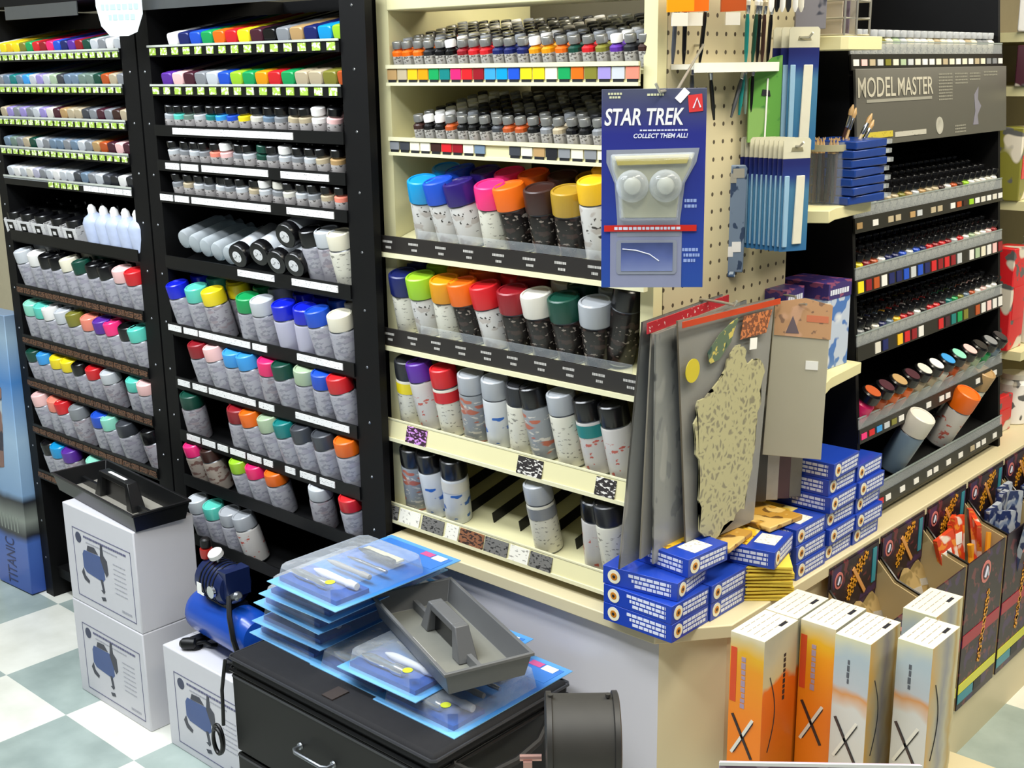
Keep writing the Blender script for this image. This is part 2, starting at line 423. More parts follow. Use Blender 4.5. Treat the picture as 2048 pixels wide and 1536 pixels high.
# ------------------------------------------------------------------ black racks
YB = 1.55
GREEN = marks('green_tab', '9fc04a', 'e6edc8', (120, 120, 160), .52, rough=.5)
BROWN = marks('brown_tab', '6a4a34', '221612', (160, 160, 300), .5, rough=.6)
WTAB = marks('white_tab', 'e8e8e6', '9a9a9a', (200, 200, 500), .62, rough=.5)
R1Z = [1.541, 1.461, 1.379, 1.302, 1.224, 1.076, .928, .785, .662, .525, .39]
R2Z = [1.544, 1.460, 1.372, 1.294, 1.222, 1.075, .916, .785, .653, .540, .39]
def rack(x0, x1, label, lips, post_l, post_r, tops):
    t = thing('display_rack', label, 'display rack')
    MB().box(x0, x0 + post_l, YB, 1.95, 0, 1.66, BLACK).build('side_panel', t)
    MB().box(x1 - post_r, x1, YB, YB + .018, 0, 1.66, BLACK).build('front_post', t)
    MB().box(x1 - post_r, x1 - post_r + .036, YB + .0185, 1.95, 0, 1.66, BLACK).build('side_panel', t)
    MB().box(x0 + post_l, x1 - post_r - .0005, 1.93, 1.95, .05, 1.66, BLACK).build('back_panel', t)
    v = MB().box(x0, x1 - .045, YB - .004, YB + .3, 1.665, 1.70, BLACK).build('top_panel', t)
    MB().box(x0 + tops[0], x0 + tops[1], YB - .007, YB - .0045, 1.632, 1.664, STEEL).build('silver_strip', v)
    MB().box(x0 + post_l, x1 - post_r, YB + .02, 1.92, .06, .09, BLACK).build('plinth', t)
    a, b = x0 + post_l, x1 - post_r
    out = []
    for i, z in enumerate(lips):
        small = z > 1.2
        s = shelf(t, a, b, YB, z + .012, .30, RAD(12 if small else 15), BLACK, .024 if small else .028, BLACKP, up=(-.004 if t.name == 'display_rack' or i < 2 else -.012) if small else -.028)
        out.append(s)
    # bright screws up the front edges
    for k in range(14):
        for x in (x0 + post_l / 2, x1 - post_r / 2):
            MB().lathe([(.003, 0), (.002, .0015)], 8, STEEL, Matrix.Translation((x, YB - .0001, .12 + k * .115)) @ Matrix.Rotation(PI / 2, 4, 'X')).build('screw', t)
    return t, out, a, b
rk1, sh1, a1, b1 = rack(-3.30, -2.552, 'left black metal rack of sloping shelves, nearest the left edge of the photo', R1Z, .045, .062, (.16, .52))
rk2, sh2, a2, b2 = rack(-2.545, -1.765, 'right black metal rack of sloping shelves, standing against the cream shelving', R2Z, .050, .072, (.02, .55))
TI = 'left black rack'; TJ = 'right black rack'
# left rack rows 1-5
RC1 = [
 ['offwhite', 'lemon', 'yellow', 'lemon', 'olive', 'green', 'red', 'darkred', 'pink', 'blue', 'navy', 'purple', 'darkred', 'darkgreen', 'lightgrey', 'grey', 'white', 'lightgrey'],
 ['grey', 'bluegrey', 'teal', 'bluegrey', 'sky', 'lightgrey', 'lilac', 'lightgrey', 'palegreen', 'darkgrey', 'bluegrey', 'bluegrey', 'greygreen', 'greygreen', 'darkgreen', 'rust', 'beige', 'grey'],
 ['beige', 'lilac', 'grey', 'lilac', 'grey', 'lightgrey', 'lilac', 'offwhite', 'maroon', 'tan', 'beige', 'beige', 'darkgrey', 'grey', 'maroon', 'grey', 'brown', 'beige'],
 ['bluegrey', 'greygreen', 'grey', 'beige', 'darkgreen', 'lightgrey', 'grey', 'bluegrey', 'bluegrey', 'grey', 'bluegrey', 'lightgrey', 'grey', 'tan', 'rust', 'maroon', 'palepink', 'maroon'],
 ['lightgrey', 'white', 'lightgrey', 'offwhite', 'lavender', 'grey', 'lightgrey', 'white', 'lightgrey', 'lightgrey', 'darkgrey', 'bluegrey', 'grey', 'lightgrey', 'darkgrey', 'charcoal', 'white', 'charcoal']]
for i in range(5):
    w = f'{ORD[i + 1]} shelf of {TI}'
    marker_row(w, YB, R1Z[i] + .0085, a1 + .025, .0352, RC1[i], .033)
    MB().box(a1, b1, YB - .0052, YB - .0042, R1Z[i] + .004, R1Z[i] + .013, CLEAR).build('clear_strip', sh1[i])
    MB().box(a1, b1, YB - .0060, YB - .0042, R1Z[i] + .0085, R1Z[i] + .013, mat('strip_edge', 'b9bdb4', .4)).build('strip_edge', sh1[i])
    if i < 4: dots(sh1[i], a1, b1, 19, YB - .004, R1Z[i] - .001, GREEN, w=.022, h=.013)
    else:
        dots(sh1[i], a1 + .24, a1 + .40, 5, YB - .004, R1Z[i] - .001, GREEN, w=.022, h=.013)
        dots(sh1[i], a1 + .42, b1, 6, YB - .004, R1Z[i] - .001, WTAB, w=.034, h=.013)
# left rack: lower rows of cans
for i in range(6, 11):
    dots(sh1[i], a1, b1, 16, YB - .004, R1Z[i] - .004, BROWN, w=.036, h=.014)
G, Mv = 'gl', 'gm'
ROW1 = {6: [(48, 507, 'lightgrey', G), (72, 512, 'white', G), (95, 517, 'black', G), (118, 520, 'black', G), (141, 527, 'cream', G), (166, 532, 'darkgreen', G), (191, 537, 'black', G), (217, 542, 'black', G), (243, 548, 'palepink', G), (268, 553, 'red', G)],
 7: [(58, 607, 'mint', G), (80, 611, 'aqua', G), (104, 617, 'white', G), (128, 622, 'lightgrey', G), (152, 630, 'olive', G), (178, 638, 'salmon', G), (204, 645, 'purple', G), (229, 648, 'hotpink', G), (253, 655, 'black', G), (277, 665, 'aqua', G)],
 8: [(69, 700, 'darkgreen', G), (91, 705, 'sky', G), (113, 713, 'lemon', G), (136, 720, 'lemon', G), (162, 728, 'black', G), (188, 738, 'red', G), (218, 743, 'lightgrey', Mv), (265, 760, 'aqua', G), (289, 767, 'palepink', G)],
 9: [(82, 790, 'palepink', G), (105, 797, 'salmon', G), (129, 805, 'red', G), (156, 813, 'grey', Mv), (197, 830, 'blue', G), (223, 843, 'mint', G), (251, 850, 'darkgrey', G), (303, 868, 'black', Mv)],
 10: [(97, 880, 'black', G), (114, 888, 'cyan', G), (140, 902, 'purple', Mv), (185, 920, 'mint', G)]}
for k, r_ in ROW1.items():
    can_row(f'{ORD[k + 1]} shelf of {TI}', YB, R1Z[k] - .0152, T15, r_, kind='short' if k == 8 else 'rack', deep=1 if k < 8 else 0)

# right rack rows 1-2
RC2 = [['white', 'navy', 'blue', 'green', 'orange', 'red', 'lemon', 'maroon', 'black', 'grey', 'tan', 'navy', 'cyan', 'lime'],
       ['purple', 'palepink', 'maroon', 'grey', 'lightgrey', 'blue', 'lime', 'green', 'amber', 'red', 'green', 'beige', 'beige', 'olive', 'rust']]
for i, (x0, cols) in enumerate(zip((-2.405, -2.44), RC2)):
    marker_row(f'{ORD[i + 1]} shelf of {TJ}', YB, R2Z[i] + .0085, x0, .0432, cols, .041, h=.028, l=.19)
for i in range(2):
    MB().box(a2, b2, YB - .0060, YB - .0042, R2Z[i] + .0085, R2Z[i] + .013, mat('strip_edge', 'b9bdb4', .4)).build('strip_edge', sh2[i])
    dots(sh2[i], a2, b2, 15, YB - .004, R2Z[i] - .001, GREEN, w=.024, h=.015)
def tabs(parent, spans, z, Y=YB - .004, h=.014, m=None):
    for x0, x1 in spans: MB().box(x0, x1, Y - .0024, Y - .0005, z - h / 2, z + h / 2, m or WTAB).build('price_label', parent)
def xs(px, Yp, y): return onY(px, y, Yp).x
tabs(sh2[2], [(xs(350, YB, 265), xs(590, YB, 270))], R2Z[2])
tabs(sh2[3], [(xs(335, YB, 325), xs(362, YB, 325)), (xs(366, YB, 328), xs(400, YB, 330)), (xs(408, YB, 340), xs(540, YB, 345)), (xs(566, YB, 350), xs(662, YB, 356))], R2Z[3])
tabs(sh2[4], [(xs(325, YB, 394), xs(350, YB, 394)), (xs(354, YB, 397), xs(382, YB, 400)), (xs(388, YB, 405), xs(545, YB, 412)), (xs(578, YB, 422), xs(672, YB, 430))], R2Z[4])
tabs(sh2[5], [(xs(480, YB, 548), xs(553, YB, 560)), (xs(588, YB, 560), xs(680, YB, 575))], R2Z[5])
for k, spans in {6: [(345, 370), (375, 402), (405, 505), (510, 538), (598, 688)], 7: [(355, 378), (384, 412), (416, 508), (515, 545), (588, 695)], 8: [(364, 390), (394, 420), (425, 445), (450, 480), (484, 512), (517, 535), (560, 580), (590, 622), (630, 660)]}.items():
    tabs(sh2[k], [(xs(p, YB, 700), xs(q, YB, 700)) for p, q in spans], R2Z[k])
ROW2 = {6: [(355, 568, 'royal', G), (389, 570, 'aqua', G), (424, 580, 'lemon', Mv), (485, 594, 'green', G), (519, 598, 'lightgrey', G), (562, 612, 'royal', 'lavender'), (598, 617, 'royal', 'lavender'), (636, 620, 'blue', G), (674, 625, 'cream', G)],
 7: [(397, 690, 'darkred', G), (431, 697, 'palepink', G), (462, 708, 'sky', G), (497, 715, 'sky', G), (530, 724, 'pink', Mv), (566, 735, 'darkgreen', G), (602, 742, 'palegreen', G), (638, 752, 'blue', G), (678, 760, 'red', G)],
 8: [(374, 795, 'darkgreen', Mv), (467, 824, 'darkred', G), (504, 830, 'orange', G), (540, 838, 'palegreen', G), (572, 851, 'teal', G), (607, 862, 'darkgrey', G), (646, 870, 'darkgrey', G), (689, 880, 'orange', G)],
 9: [(389, 900, 'hotpink', 'br'), (424, 914, 'brown', 'br'), (480, 930, 'lime', G), (513, 943, 'pink', G), (549, 950, 'orange', G), (630, 975, 'lightgrey', Mv), (696, 995, 'red', G)],
 10: [(394, 1000, 'lightgrey', G), (424, 1012, 'aqua', G), (456, 1026, 'silver', G), (490, 1042, 'silver', 'cr')]}
for k, r_ in ROW2.items():
    can_row(f'{ORD[k + 1]} shelf of {TJ}', YB, R2Z[k] - .0152, T15, r_, kind='short' if k == 9 else 'rack', deep=1 if k < 8 else 0)
# extra cans lying behind gaps
can('rack', 'lemon', Mv, on_slope(onY(468, 566, 1.6).x, .092, YB, R2Z[6] - .02, T15), (T15, 0, 0), 'second yellow-capped spray can, set behind the front one, seventh shelf of right black rack')
can('rack', 'darkred', G, on_slope(onY(455, 872, 1.58).x, .095, YB, R2Z[8] - .03, T15), (T15, .1, 0), 'dark red spray can set back, low on ninth shelf of right black rack')

# airbrush bottles and jars of the right rack
def make_bottle(name, r, hb, hc, rc, topm, label_m, capm, seg=12, neck=.004, band=.30, sq=3.2):
    t = thing(name, 'x', 'paint bottle')
    b = MB(); zt = hb * (1 - band)
    b.lathe([(r * .92, 0), (r, .002), (r, zt), (r, hb - .004), (r * .62, hb), (r * .62, hb + neck)], seg, [label_m, label_m, topm, topm, topm], sq=sq)
    ob = b.build('body', t)
    c = MB().lathe([(rc, hb + neck * .6), (rc, hb + hc - .0015), (rc * .9, hb + hc)], seg, capm).build('lid', t)
    KIDS[t.name] = [ob, c]
    return t
BOT = {}
def bottle(kind, loc, rot, colour, label, group=None, lid=None):
    if kind not in BOT:
        if kind == 'silver': p = make_bottle('paint_bottle', .0118, .036, .015, .0102, cm('black'), marks('bottle_label', 'b9b6b0', '66625e', (150, 150, 300), .56, .004, .03), mat('lid_silver', '9a9a96', .3, .6, vary=.1))
        elif kind == 'jar': p = make_bottle('paint_jar', .0162, .036, .017, .0150, cm('grey'), marks('jar_label', 'bdb8b6', '5f5a58', (120, 120, 240), .56, .003, .024), cm('black', .18), band=.35, sq=2)
        else: p = make_bottle('model_paint_bottle', .0125, .036, .016, .0108, cm('black'), marks('model_label', 'a8a596', '3c3a34', (120, 120, 220), .54, .003, .028), cm('black', .15), band=.3, sq=2.6)
        BOT[kind] = p; t = p
    else: t = copy_tree(BOT[kind])
    t.location = loc; t.rotation_euler = rot; tag(t, label, 'paint bottle' if kind != 'jar' else 'paint jar', group)
    for ch in t.children:
        if ch.name.startswith('body') and colour: recolour(ch, 1, cm(colour, .25))
        if ch.name.startswith('lid'): recolour(ch, 0, cm(lid, .25) if lid else (MATS['lid_silver'] if kind == 'silver' else cm('black')))
    return t
T12 = RAD(12)
JC = [['silver', 'aqua', 'greygreen', 'lightgrey', 'teal', 'sky', 'blue', 'lemon', 'offwhite', 'bluegrey', 'grey', 'beige', 'beige', 'white', 'palepink'],
      ['lightgrey', 'grey', 'lightgrey', 'grey', 'salmon', 'palepink', 'grey', 'lightgrey', 'darkgreen', 'grey', 'lightgrey', 'grey', 'lightgrey', 'beige', 'tan'],
      ['grey', 'beige', 'lightgrey', 'grey', 'lightgrey', 'grey', 'lightgrey', 'beige', 'lightgrey', 'grey', 'offwhite', 'lightgrey', 'grey', 'beige', 'salmon']]
LIDS = [{13: 'white'}, {5: 'white', 8: 'darkgreen', 10: 'white'}, {8: 'white', 9: 'offwhite'}]
for q, k in enumerate((2, 3, 4)):
    for i in range(15):
        for d in range(5):
            X = a2 + .038 + q * .008 + i * .0405 + .002 * d
            loc = on_slope(X, .022 + d * .036, YB, R2Z[k] + .0005, T12)
            c = JC[q][i]; lid = LIDS[q].get(i) if d == 0 else None
            wh = f'{ORD[k + 1]} shelf of {TJ}'
            bottle('jar', loc, (T12, 0, random.random()), c, f'{nice(c)} paint jar, {lid or "black"} lid, {ORD[i + 1]} from left, {wh}' if d == 0 else
                   f'small dark-lidded paint jar behind the front row, {wh}', f'paint jars behind the front row on {wh}' if d else None, lid)

# shelf six of the right rack: clear tubes, dark-ended cans lying down, upright cans
fr = clear('frosted_tube', tint='dfe8ea', rough=.35, base=.30, edge=.85)
for i, (px, py) in enumerate([(350, 480), (371, 489), (393, 497), (416, 505), (440, 512)]):
    p = onY(px, py, YB - .01)
    t = thing('empty_bottle', f'frosted clear bottle lying down, {ORD[i + 1]} from left, sixth shelf of right black rack', 'bottle', (p.x, YB + .01, p.z - .003), (T15 + RAD(-90) + RAD(8), 0, 0))
    # axis runs back along the shelf
    t.rotation_euler = (RAD(-75), 0, 0)
    MB().lathe([(.012, 0), (.020, .003), (.0225, .010), (.0225, .105), (.017, .118), (.010, .122)], 18, fr).build('body', t)
    MB().lathe([(.0115, .120), (.0115, .140)], 14, fr).build('neck', t)
for i, (px, py) in enumerate([(472, 514), (514, 510), (549, 527), (585, 532), (567, 474)]):
    p = onY(px, py, YB - .015)
    t = thing('spray_can', f'spray can lying black end outwards, {["first from left", "second from left", "third from left", "fourth from left", "stacked on the others"][i]}, right black rack', 'spray can', (p.x, YB - .012, p.z), (RAD(-72), 0, .12))
    MB().lathe([(.018, 0), (.0255, .001), (.0275, .004), (.0275, .022), (.0265, .024)], 22, cm('black', .2)).build('cap', t)
    MB().lathe([(.013, -.0008), (.0005, -.0012)], 22, marks('round_label', 'e8e8e8', '777777', (160, 160, 160), .58), cap1=False).build('round_label', t)
    MB().lathe([(.0255, .024), (.0265, .028), (.0265, .12), (.024, .124)], 20, cm('lightgrey')).build('body', t)
for i, (px, py, c, b) in enumerate([(612, 470, 'black', G), (668, 470, 'cream', 'cc')]):
    X = onY(px, py, YB).x
    can('rack', c, b, on_slope(X, .045, YB, R2Z[5] - .0152, T15), (T15, 0, 0), f'upright {c}-capped spray can at the right end of the sixth shelf of the right rack')
can('rack', 'lightgrey', Mv, on_slope(onY(640, 480, YB).x, .05, YB, R2Z[5] - .0152, T15), (T15, 0, 0), 'upright light grey spray can between the black-capped and cream-capped ones on the sixth shelf')

# left rack shelf six: printed cartons of black pots, then translucent bottles
cart = marks('carton_print', 'dad9d8', '8b8a88', (80, 80, 160), .62)
for i, px in enumerate((22, 48, 76, 108, 138)):
    z = R1Z[5] - .012
    X = onY(px, 440, YB).x
    t = thing('open_carton', f'open white carton with black square mark, {ORD[i + 1]} from left, left black rack', 'carton', (X, YB + .006, z), (T12, 0, RAD(6)))
    w = .056
    b = MB(); b.box(-w / 2, w / 2, 0, .002, 0, .052, cart); b.box(-w / 2, w / 2, .14, .142, 0, .07, cart)
    b.box(-w / 2, -w / 2 + .002, .002, .14, 0, .055, cart); b.box(w / 2 - .002, w / 2, .002, .14, 0, .055, cart); b.box(-w / 2, w / 2, .002, .14, 0, .002, cart)
    b.build('carton', t)
    m = MB(); m.box(-.013, .013, -.0012, -.0002, .022, .046, cm('black')); m.box(-.006, .006, -.0020, -.0013, .029, .038, WHITE)
    m.build('printed_square', t)
    for k in range(3):
        pt = tag(MB().lathe([(.024, 0), (.024, .045), (.026, .046), (.026, .066), (.024, .068)], 18, cm('black', .25)).build('black_pot'),
                 f'black-lidded pot at the {["front", "middle", "back"][k]} of the {ORD[i + 1]} white carton from left', 'pot')
        Mx = Matrix.Translation(t.location) @ t.rotation_euler.to_matrix().to_4x4()
        pt.location = Mx @ Vector((0, .028 + .053 * k - .0, .003)); pt.rotation_euler = t.rotation_euler
trans = mat('translucent_bottle', 'b4bfd8', .25, vary=.12)
for i, (px, py) in enumerate([(176, 412), (200, 420), (222, 428), (245, 436), (268, 442)]):
    X = onY(px, py, YB).x
    t = thing('squeeze_bottle', f'pale blue translucent squeeze bottle, {ORD[i + 1]} from the left on the left rack', 'bottle', on_slope(X, .03, YB, R1Z[5] - .01, T12), (T12, 0, 0))
    MB().lathe([(.025, 0), (.028, .003), (.028, .07), (.022, .082), (.012, .088), (.010, .092)], 18, trans, sq=3).build('body', t)
    MB().lathe([(.011, .089), (.010, .104), (.004, .112)], 12, cm('white')).build('nozzle', t)

# paper sign hanging between the two racks
p = onY(241, 40, 1.50)
t = thing('paper_sign', 'white paper sign with clipped corners taped up between the two black racks', 'sign', p, (0, 0, RAD(22)))
MB().prism([(-.062, .075), (.060, .085), (.060, .012), (.042, -.026), (.018, -.034), (-.030, -.034), (-.052, -.012), (-.062, .03)], -.0006, .0006, mat('sign_paper', 'e6f2f4', .5),
           Matrix.Rotation(PI / 2, 4, 'X')).build('sheet', t)
b = MB(); rnd = random.Random(3)
for row, (z, x0, x1) in enumerate([(.050, -.045, .045), (.028, -.048, .045), (.006, -.03, .035)]):
    x = x0
    while x < x1:
        w = rnd.uniform(.006, .014); b.box(x, x + w, -.0013, -.0008, z - .006, z + .006, mat('faint_green_ink', 'a6d3cc', .6)); x += w + .004
b.build('faint_writing', t)

# ------------------------------------------------------------------ cream shelving unit
YC = 1.60
t = CU = thing('shelving_unit', 'cream metal shelving unit of spray cans and paint bottles above the white counter', 'shelving unit')
XL, XR = -1.790, -1.144
MB().box(XL, XL + .033, YC, YC + .42, .58, 1.80, CREAMM).build('side_panel', t)
MB().box(XR - .026, XR, YC, YC + .025, .58, 1.80, CREAMM).build('upright', t)
MB().box(XR - .026, XR - .006, YC + .026, YC + .42, .58, 1.80, CREAMM).build('side_panel', t)
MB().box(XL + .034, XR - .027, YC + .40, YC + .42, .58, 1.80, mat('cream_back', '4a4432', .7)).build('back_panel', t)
MB().box(XL + .034, XR - .027, YC - .005, YC + .10, 1.604, 1.66, CREAMM).build('header', t, bevel=.002)
a, b_ = XL + .034, XR - .027
CZ = [(1.507, 1.472), (1.375, 1.344), (1.19, 1.15), (1.007, .964), (.816, .778), (.636, .602)]
CTILT = [12, 12, 16, 15, 13, 13]
csh = []
darklab = marks('dark_strip', '26241f', '26241f', rough=.35)
for i, ((z1, z0), tl) in enumerate(zip(CZ, CTILT)):
    Yl = YC - .006 if i < 2 else YC - .018
    x0 = a if i < 2 else XL - .008
    x1 = b_ if i < 2 else XR
    M = Matrix.Translation((0, Yl + .008, z1 - .014)) @ Matrix.Rotation(RAD(tl), 4, 'X')
    o = MB().box(a, b_, 0, .375, -.006, 0, CREAMM, M).build('shelf', t); csh.append(o)
    l = MB()
    if i < 2:
        l.box(x0, x1, Yl - .006, Yl, z1 - .007, z1, CREAML); l.box(x0, x1, Yl - .006, Yl, z0 - .003, z0 + .003, CREAML); l.box(x0, x1, Yl - .001, Yl, z0, z1, CREAMM)
        l.build('price_rail', o)
    elif i < 4:
        l.box(x0, x1, Yl - .004, Yl, z0 + .006, z1 - .002, mat('dark_label_strip', '2b2826', .3))
        l.box(x0, x1, Yl - .009, Yl + .002, z0 - .003, z0 + .0055, CREAML); l.build('price_rail', o)
        MB().box(a + .08, b_, Yl - .001, Yl + .0008, z1 - .001, z1 + .014, CLEAR).build('clear_guard', o)
        rnd = random.Random(i)
        n = 9 if i == 2 else 10
        for k in range(n):
            xc = x0 + (x1 - x0) * (k + .55) / n; w = MB()
            for zz, wd in ((z1 - .013, .026), (z1 - .024, .018)):
                x = xc - wd / 2 + (.004 if zz < z1 - .02 else 0)
                while x < xc + wd / 2:
                    q = rnd.uniform(.0012, .0035); w.box(x, x + q, Yl - .0046, Yl - .0041, zz - .0022, zz + .0022, mat('label_ink', 'b9b6b0', .5)); x += q + .0009
            w.build('label_lettering', o)
    else:
        l.box(x0, x1, Yl - .012, Yl - .002, z0 - .003, z0 + .004, CREAML)
        l.add([(x0, Yl - .010, z0), (x1, Yl - .010, z0), (x1, Yl - .002, z1), (x0, Yl - .002, z1), (x0, Yl, z0), (x1, Yl, z0), (x1, Yl, z1), (x0, Yl, z1)],
              [(0, 1, 2, 3), (4, 7, 6, 5), (3, 2, 6, 7), (0, 4, 5, 1), (0, 3, 7, 4), (1, 5, 6, 2)], CREAMM)
        l.box(x0, x1, Yl - .003, Yl + .001, z1, z1 + .003, CREAML)
        l.build('price_rail', o)
# colour chips in the two upper rails
CH1 = ['tan', 'beige', 'yellow', 'amber', 'green', 'teal', 'pink', 'red', 'darkred', 'sky', 'cyan', 'blue', 'lemon', 'lemon', 'cream', 'green', 'orange', 'olive', 'lilac', 'lightgrey', 'salmon']
CH2 = ['grey', 'darkgrey', 'cream', 'cream', 'brown', 'red', 'darkred', 'cream', 'bluegrey', 'cream', 'cream', 'darkgrey', 'cream', 'tan', 'charcoal', 'grey', 'cream', 'grey', 'cream', 'grey', 'grey']
def chips(o, z1, z0, cols, skip=()):
    n = len(cols)
    for k, c in enumerate(cols):
        if k in skip: continue
        x = a + (b_ - a) * (k + .5) / n
        m = MB().box(x - .0125, x + .0125, YC - .0095, YC - .0075, z0 + .008, z1 - .008, cm(c, .5))
        m.box(x - .010, x + .010, YC - .0098, YC - .0076, z0 + .003, z0 + .008, cm('charcoal'))
        m.build('colour_chip', o)
chips(csh[0], *CZ[0], CH1); chips(csh[1], *CZ[1], CH2, skip=(9, 10))
# tags on lower rails
def ptag(o, spans, z0, z1, m, Yl):
    for (x0, x1) in spans:
        MB().add([(x0, Yl - .012, z0 + .004), (x1, Yl - .012, z0 + .004), (x1, Yl - .004, z1 - .003), (x0, Yl - .004, z1 - .003),
                  (x0, Yl - .0105, z0 + .004), (x1, Yl - .0105, z0 + .004), (x1, Yl - .0025, z1 - .003), (x0, Yl - .0025, z1 - .003)],
                 [(0, 1, 2, 3), (4, 7, 6, 5), (3, 2, 6, 7), (0, 4, 5, 1), (0, 3, 7, 4), (1, 5, 6, 2)], m).build('price_tag', o)
tp = marks('tag_purple', '3a2433', 'c58ad0', (120, 120, 260), .52); tk = marks('tag_dark', '2f2b2a', 'd8d4cc', (120, 120, 260), .56)
tg = marks('tag_grey', '6f6d68', '2e2c2a', (120, 120, 260), .56); tw = marks('tag_white', 'e6e2d4', 'a19d92', (120, 120, 260), .6); tb = marks('tag_brown', '8a5a3c', '3a2a22', (120, 120, 260), .5)
Yl = YC - .018
f5 = lambda p, y: onY(p, y, Yl).x
ptag(csh[4], [(f5(818, 860), f5(858, 870))], *reversed(CZ[4]), tp, Yl); ptag(csh[4], [(f5(1040, 925), f5(1090, 940)), (f5(1196, 970), f5(1236, 985))], *reversed(CZ[4]), tk, Yl)
for x0, x1, m in ((770, 804, tg), (806, 846, tw), (850, 893, tg), (897, 922, tw), (924, 972, tb), (974, 1020, tg), (1024, 1062, tw), (1064, 1108, tg)):
    ptag(csh[5], [(f5(x0, 1060), f5(x1, 1080))], *reversed(CZ[5]), m, Yl)
# bottles on the two top shelves
BC1 = ['orange', 'orange', 'orange', 'charcoal', 'black', 'black', 'darkred', 'red', 'red', 'navy', 'navy', 'navy', 'amber', 'amber', 'orange', 'darkgreen', 'red', 'olive', 'purple', 'charcoal', 'brown']
BC2 = ['brown', 'black', 'black', 'rust', 'black', 'black', 'black', 'darkgrey', 'rust', 'rust', 'black', 'grey', 'beige', 'black', 'black', 'grey', 'black', 'brown', 'black']
SIL = ['lightgrey', 'grey', 'silver', 'white', 'beige']
for q, (cols, x0, wh, z) in enumerate(((BC1, a + .014, 'top cream shelf', CZ[0][0]), (BC2, a + .066, 'second cream shelf', CZ[1][0]))):
    for i, c in enumerate(cols):
        n = 7
        for d in range(n):
            X = x0 + i * .0285
            loc = on_slope(X, .016 + d * .030, YC, z - .011, T12)
            pale = (q == 0 and i in (5, 12, 18)) or (q == 1 and i in (1, 2))
            bottle('silver', loc, (T12, 0, random.uniform(-.2, .2)), c,
                   f'{nice(c)} paint bottle, {"white" if pale else "silver"} lid, {ORD[i + 1]} from left, front row, {wh}' if d == 0 else
                   f'silver-lidded paint bottle in the rows behind the front one on {wh}', f'bottles behind the front row on {wh}' if d else None,
                   'white' if pale else (None if d == 0 else random.choice([None, 'charcoal', 'grey', 'black'])))
# cans on the four lower shelves
CR3 = [(833, 367, 'cyan', 'cw', 'craft'), (880, 376, 'blue', 'cw', 'craft'), (923, 380, 'violet', 'cw', 'craft'), (973, 382, 'hotpink', 'cc', 'craft'), (1022, 384, 'orange', 'cb', 'craft'),
       (1075, 390, 'brown', 'cb', 'craft'), (1126, 393, 'gold', 'cb', 'craft'), (1177, 396, 'yellow', 'cw', 'slim')]
CR4 = [(797, 551, 'navy', 'cc', 'craft'), (838, 557, 'lime', 'cw', 'craft'), (882, 563, 'amber', 'cc', 'craft'), (928, 572, 'orange', 'cb', 'craft'), (975, 581, 'red', 'cw', 'craft'),
       (1022, 586, 'darkred', 'cb', 'craft'), (1074, 594, 'offwhite', 'cb', 'craft'), (1126, 600, 'darkgreen', 'cb', 'craft'), (1180, 609, 'silver', 'cb', 'craft')]
CR5 = [(801, 722, 'charcoal', 'cc', 'slim', 'lemon'), (843, 742, 'purple', 'cr', 'slim'), (885, 752, 'red', 'cc', 'slim', 'red'), (932, 758, 'silver', 'cs', 'slim'), (979, 768, 'silver', 'cbl', 'slim'),
       (1026, 784, 'charcoal', 'cc', 'slim'), (1072, 797, 'black', 'cs', 'slim'), (1125, 804, 'silver', 'cc', 'slim'), (1181, 817, 'black', 'cr', 'slim', 'teal'), (1231, 830, 'black', 'cr', 'slim')]
CR6 = [(812, 908, 'black', 'cs', 'slim'), (854, 918, 'black', 'cbl', 'slim'), (893, 931, 'black', 'cbl', 'slim', 'offwhite'), (1076, 986, 'silver', 'cc', 'slim', 'grey'), (1178, 1014, 'black', 'cr', 'slim'), (1215, 1035, 'charcoal', 'cc', 'slim')]
for k, r_ in ((2, CR3), (3, CR4), (4, CR5), (5, CR6)):
    can_row(f'{ORD[k + 1]} cream shelf', YC - .018, CZ[k][0] - .0165, RAD(CTILT[k]), r_, s=.040, kind='craft', deep=1 if k in (2, 3) else 0, pitchd=.064)
can('slim', 'black', 'cb', on_slope(onY(1232, 690, 1.62).x, .05, YC - .018, CZ[3][0] - .01, RAD(15)), (RAD(8), RAD(14), 0), 'black spray can leaning at the right end of the fourth cream shelf')
# dividers on the lowest cream shelf
Ml = Matrix.Translation((0, YC - .010, CZ[5][0] - .014)) @ Matrix.Rotation(RAD(13), 4, 'X')
for k in range(9):
    x = a + .07 * (k + 1)
    if x < b_ - .01: MB().box(x, x + .002, .05, .37, 0, .022, BLACKP, Ml).build('divider', csh[5])

# ------------------------------------------------------------------ white counter under the cream unit
ct = thing('counter', 'white and cream counter base carrying the cream shelving and the model paint rack', 'counter')
XE = -1.015
poly = [(-1.757, 1.565), (-1.095, 1.565), (-1.02, 1.66), (-1.02, 4.9), (-1.757, 4.9)]
pb = MB(); n = 5; vs = [(x, y, z) for z in (0, .555) for x, y in poly]
pb.add(vs, [(0, 1, 6, 5), (1, 2, 7, 6), (2, 3, 8, 7), (3, 4, 9, 8), (4, 0, 5, 9)], [LAMIN, TANM, TANM, TANM, LAMIN]); pb.build('cabinet', ct)
MB().prism([(-1.7575, 1.545), (-1.09, 1.545), (-1.005, 1.65), (-1.005, 4.9), (-1.7575, 4.9)], .5555, .58, TANM).build('countertop', ct, bevel=.002)
# low shelf along the right side
ls = tag(MB().prism([(-1.019, 1.98), (-.91, 1.98), (-.91, 4.9), (-1.019, 4.9)], .0, .121, TANM).build('low_plinth'), 'low cream plinth along the floor on the right side of the counter', 'plinth')

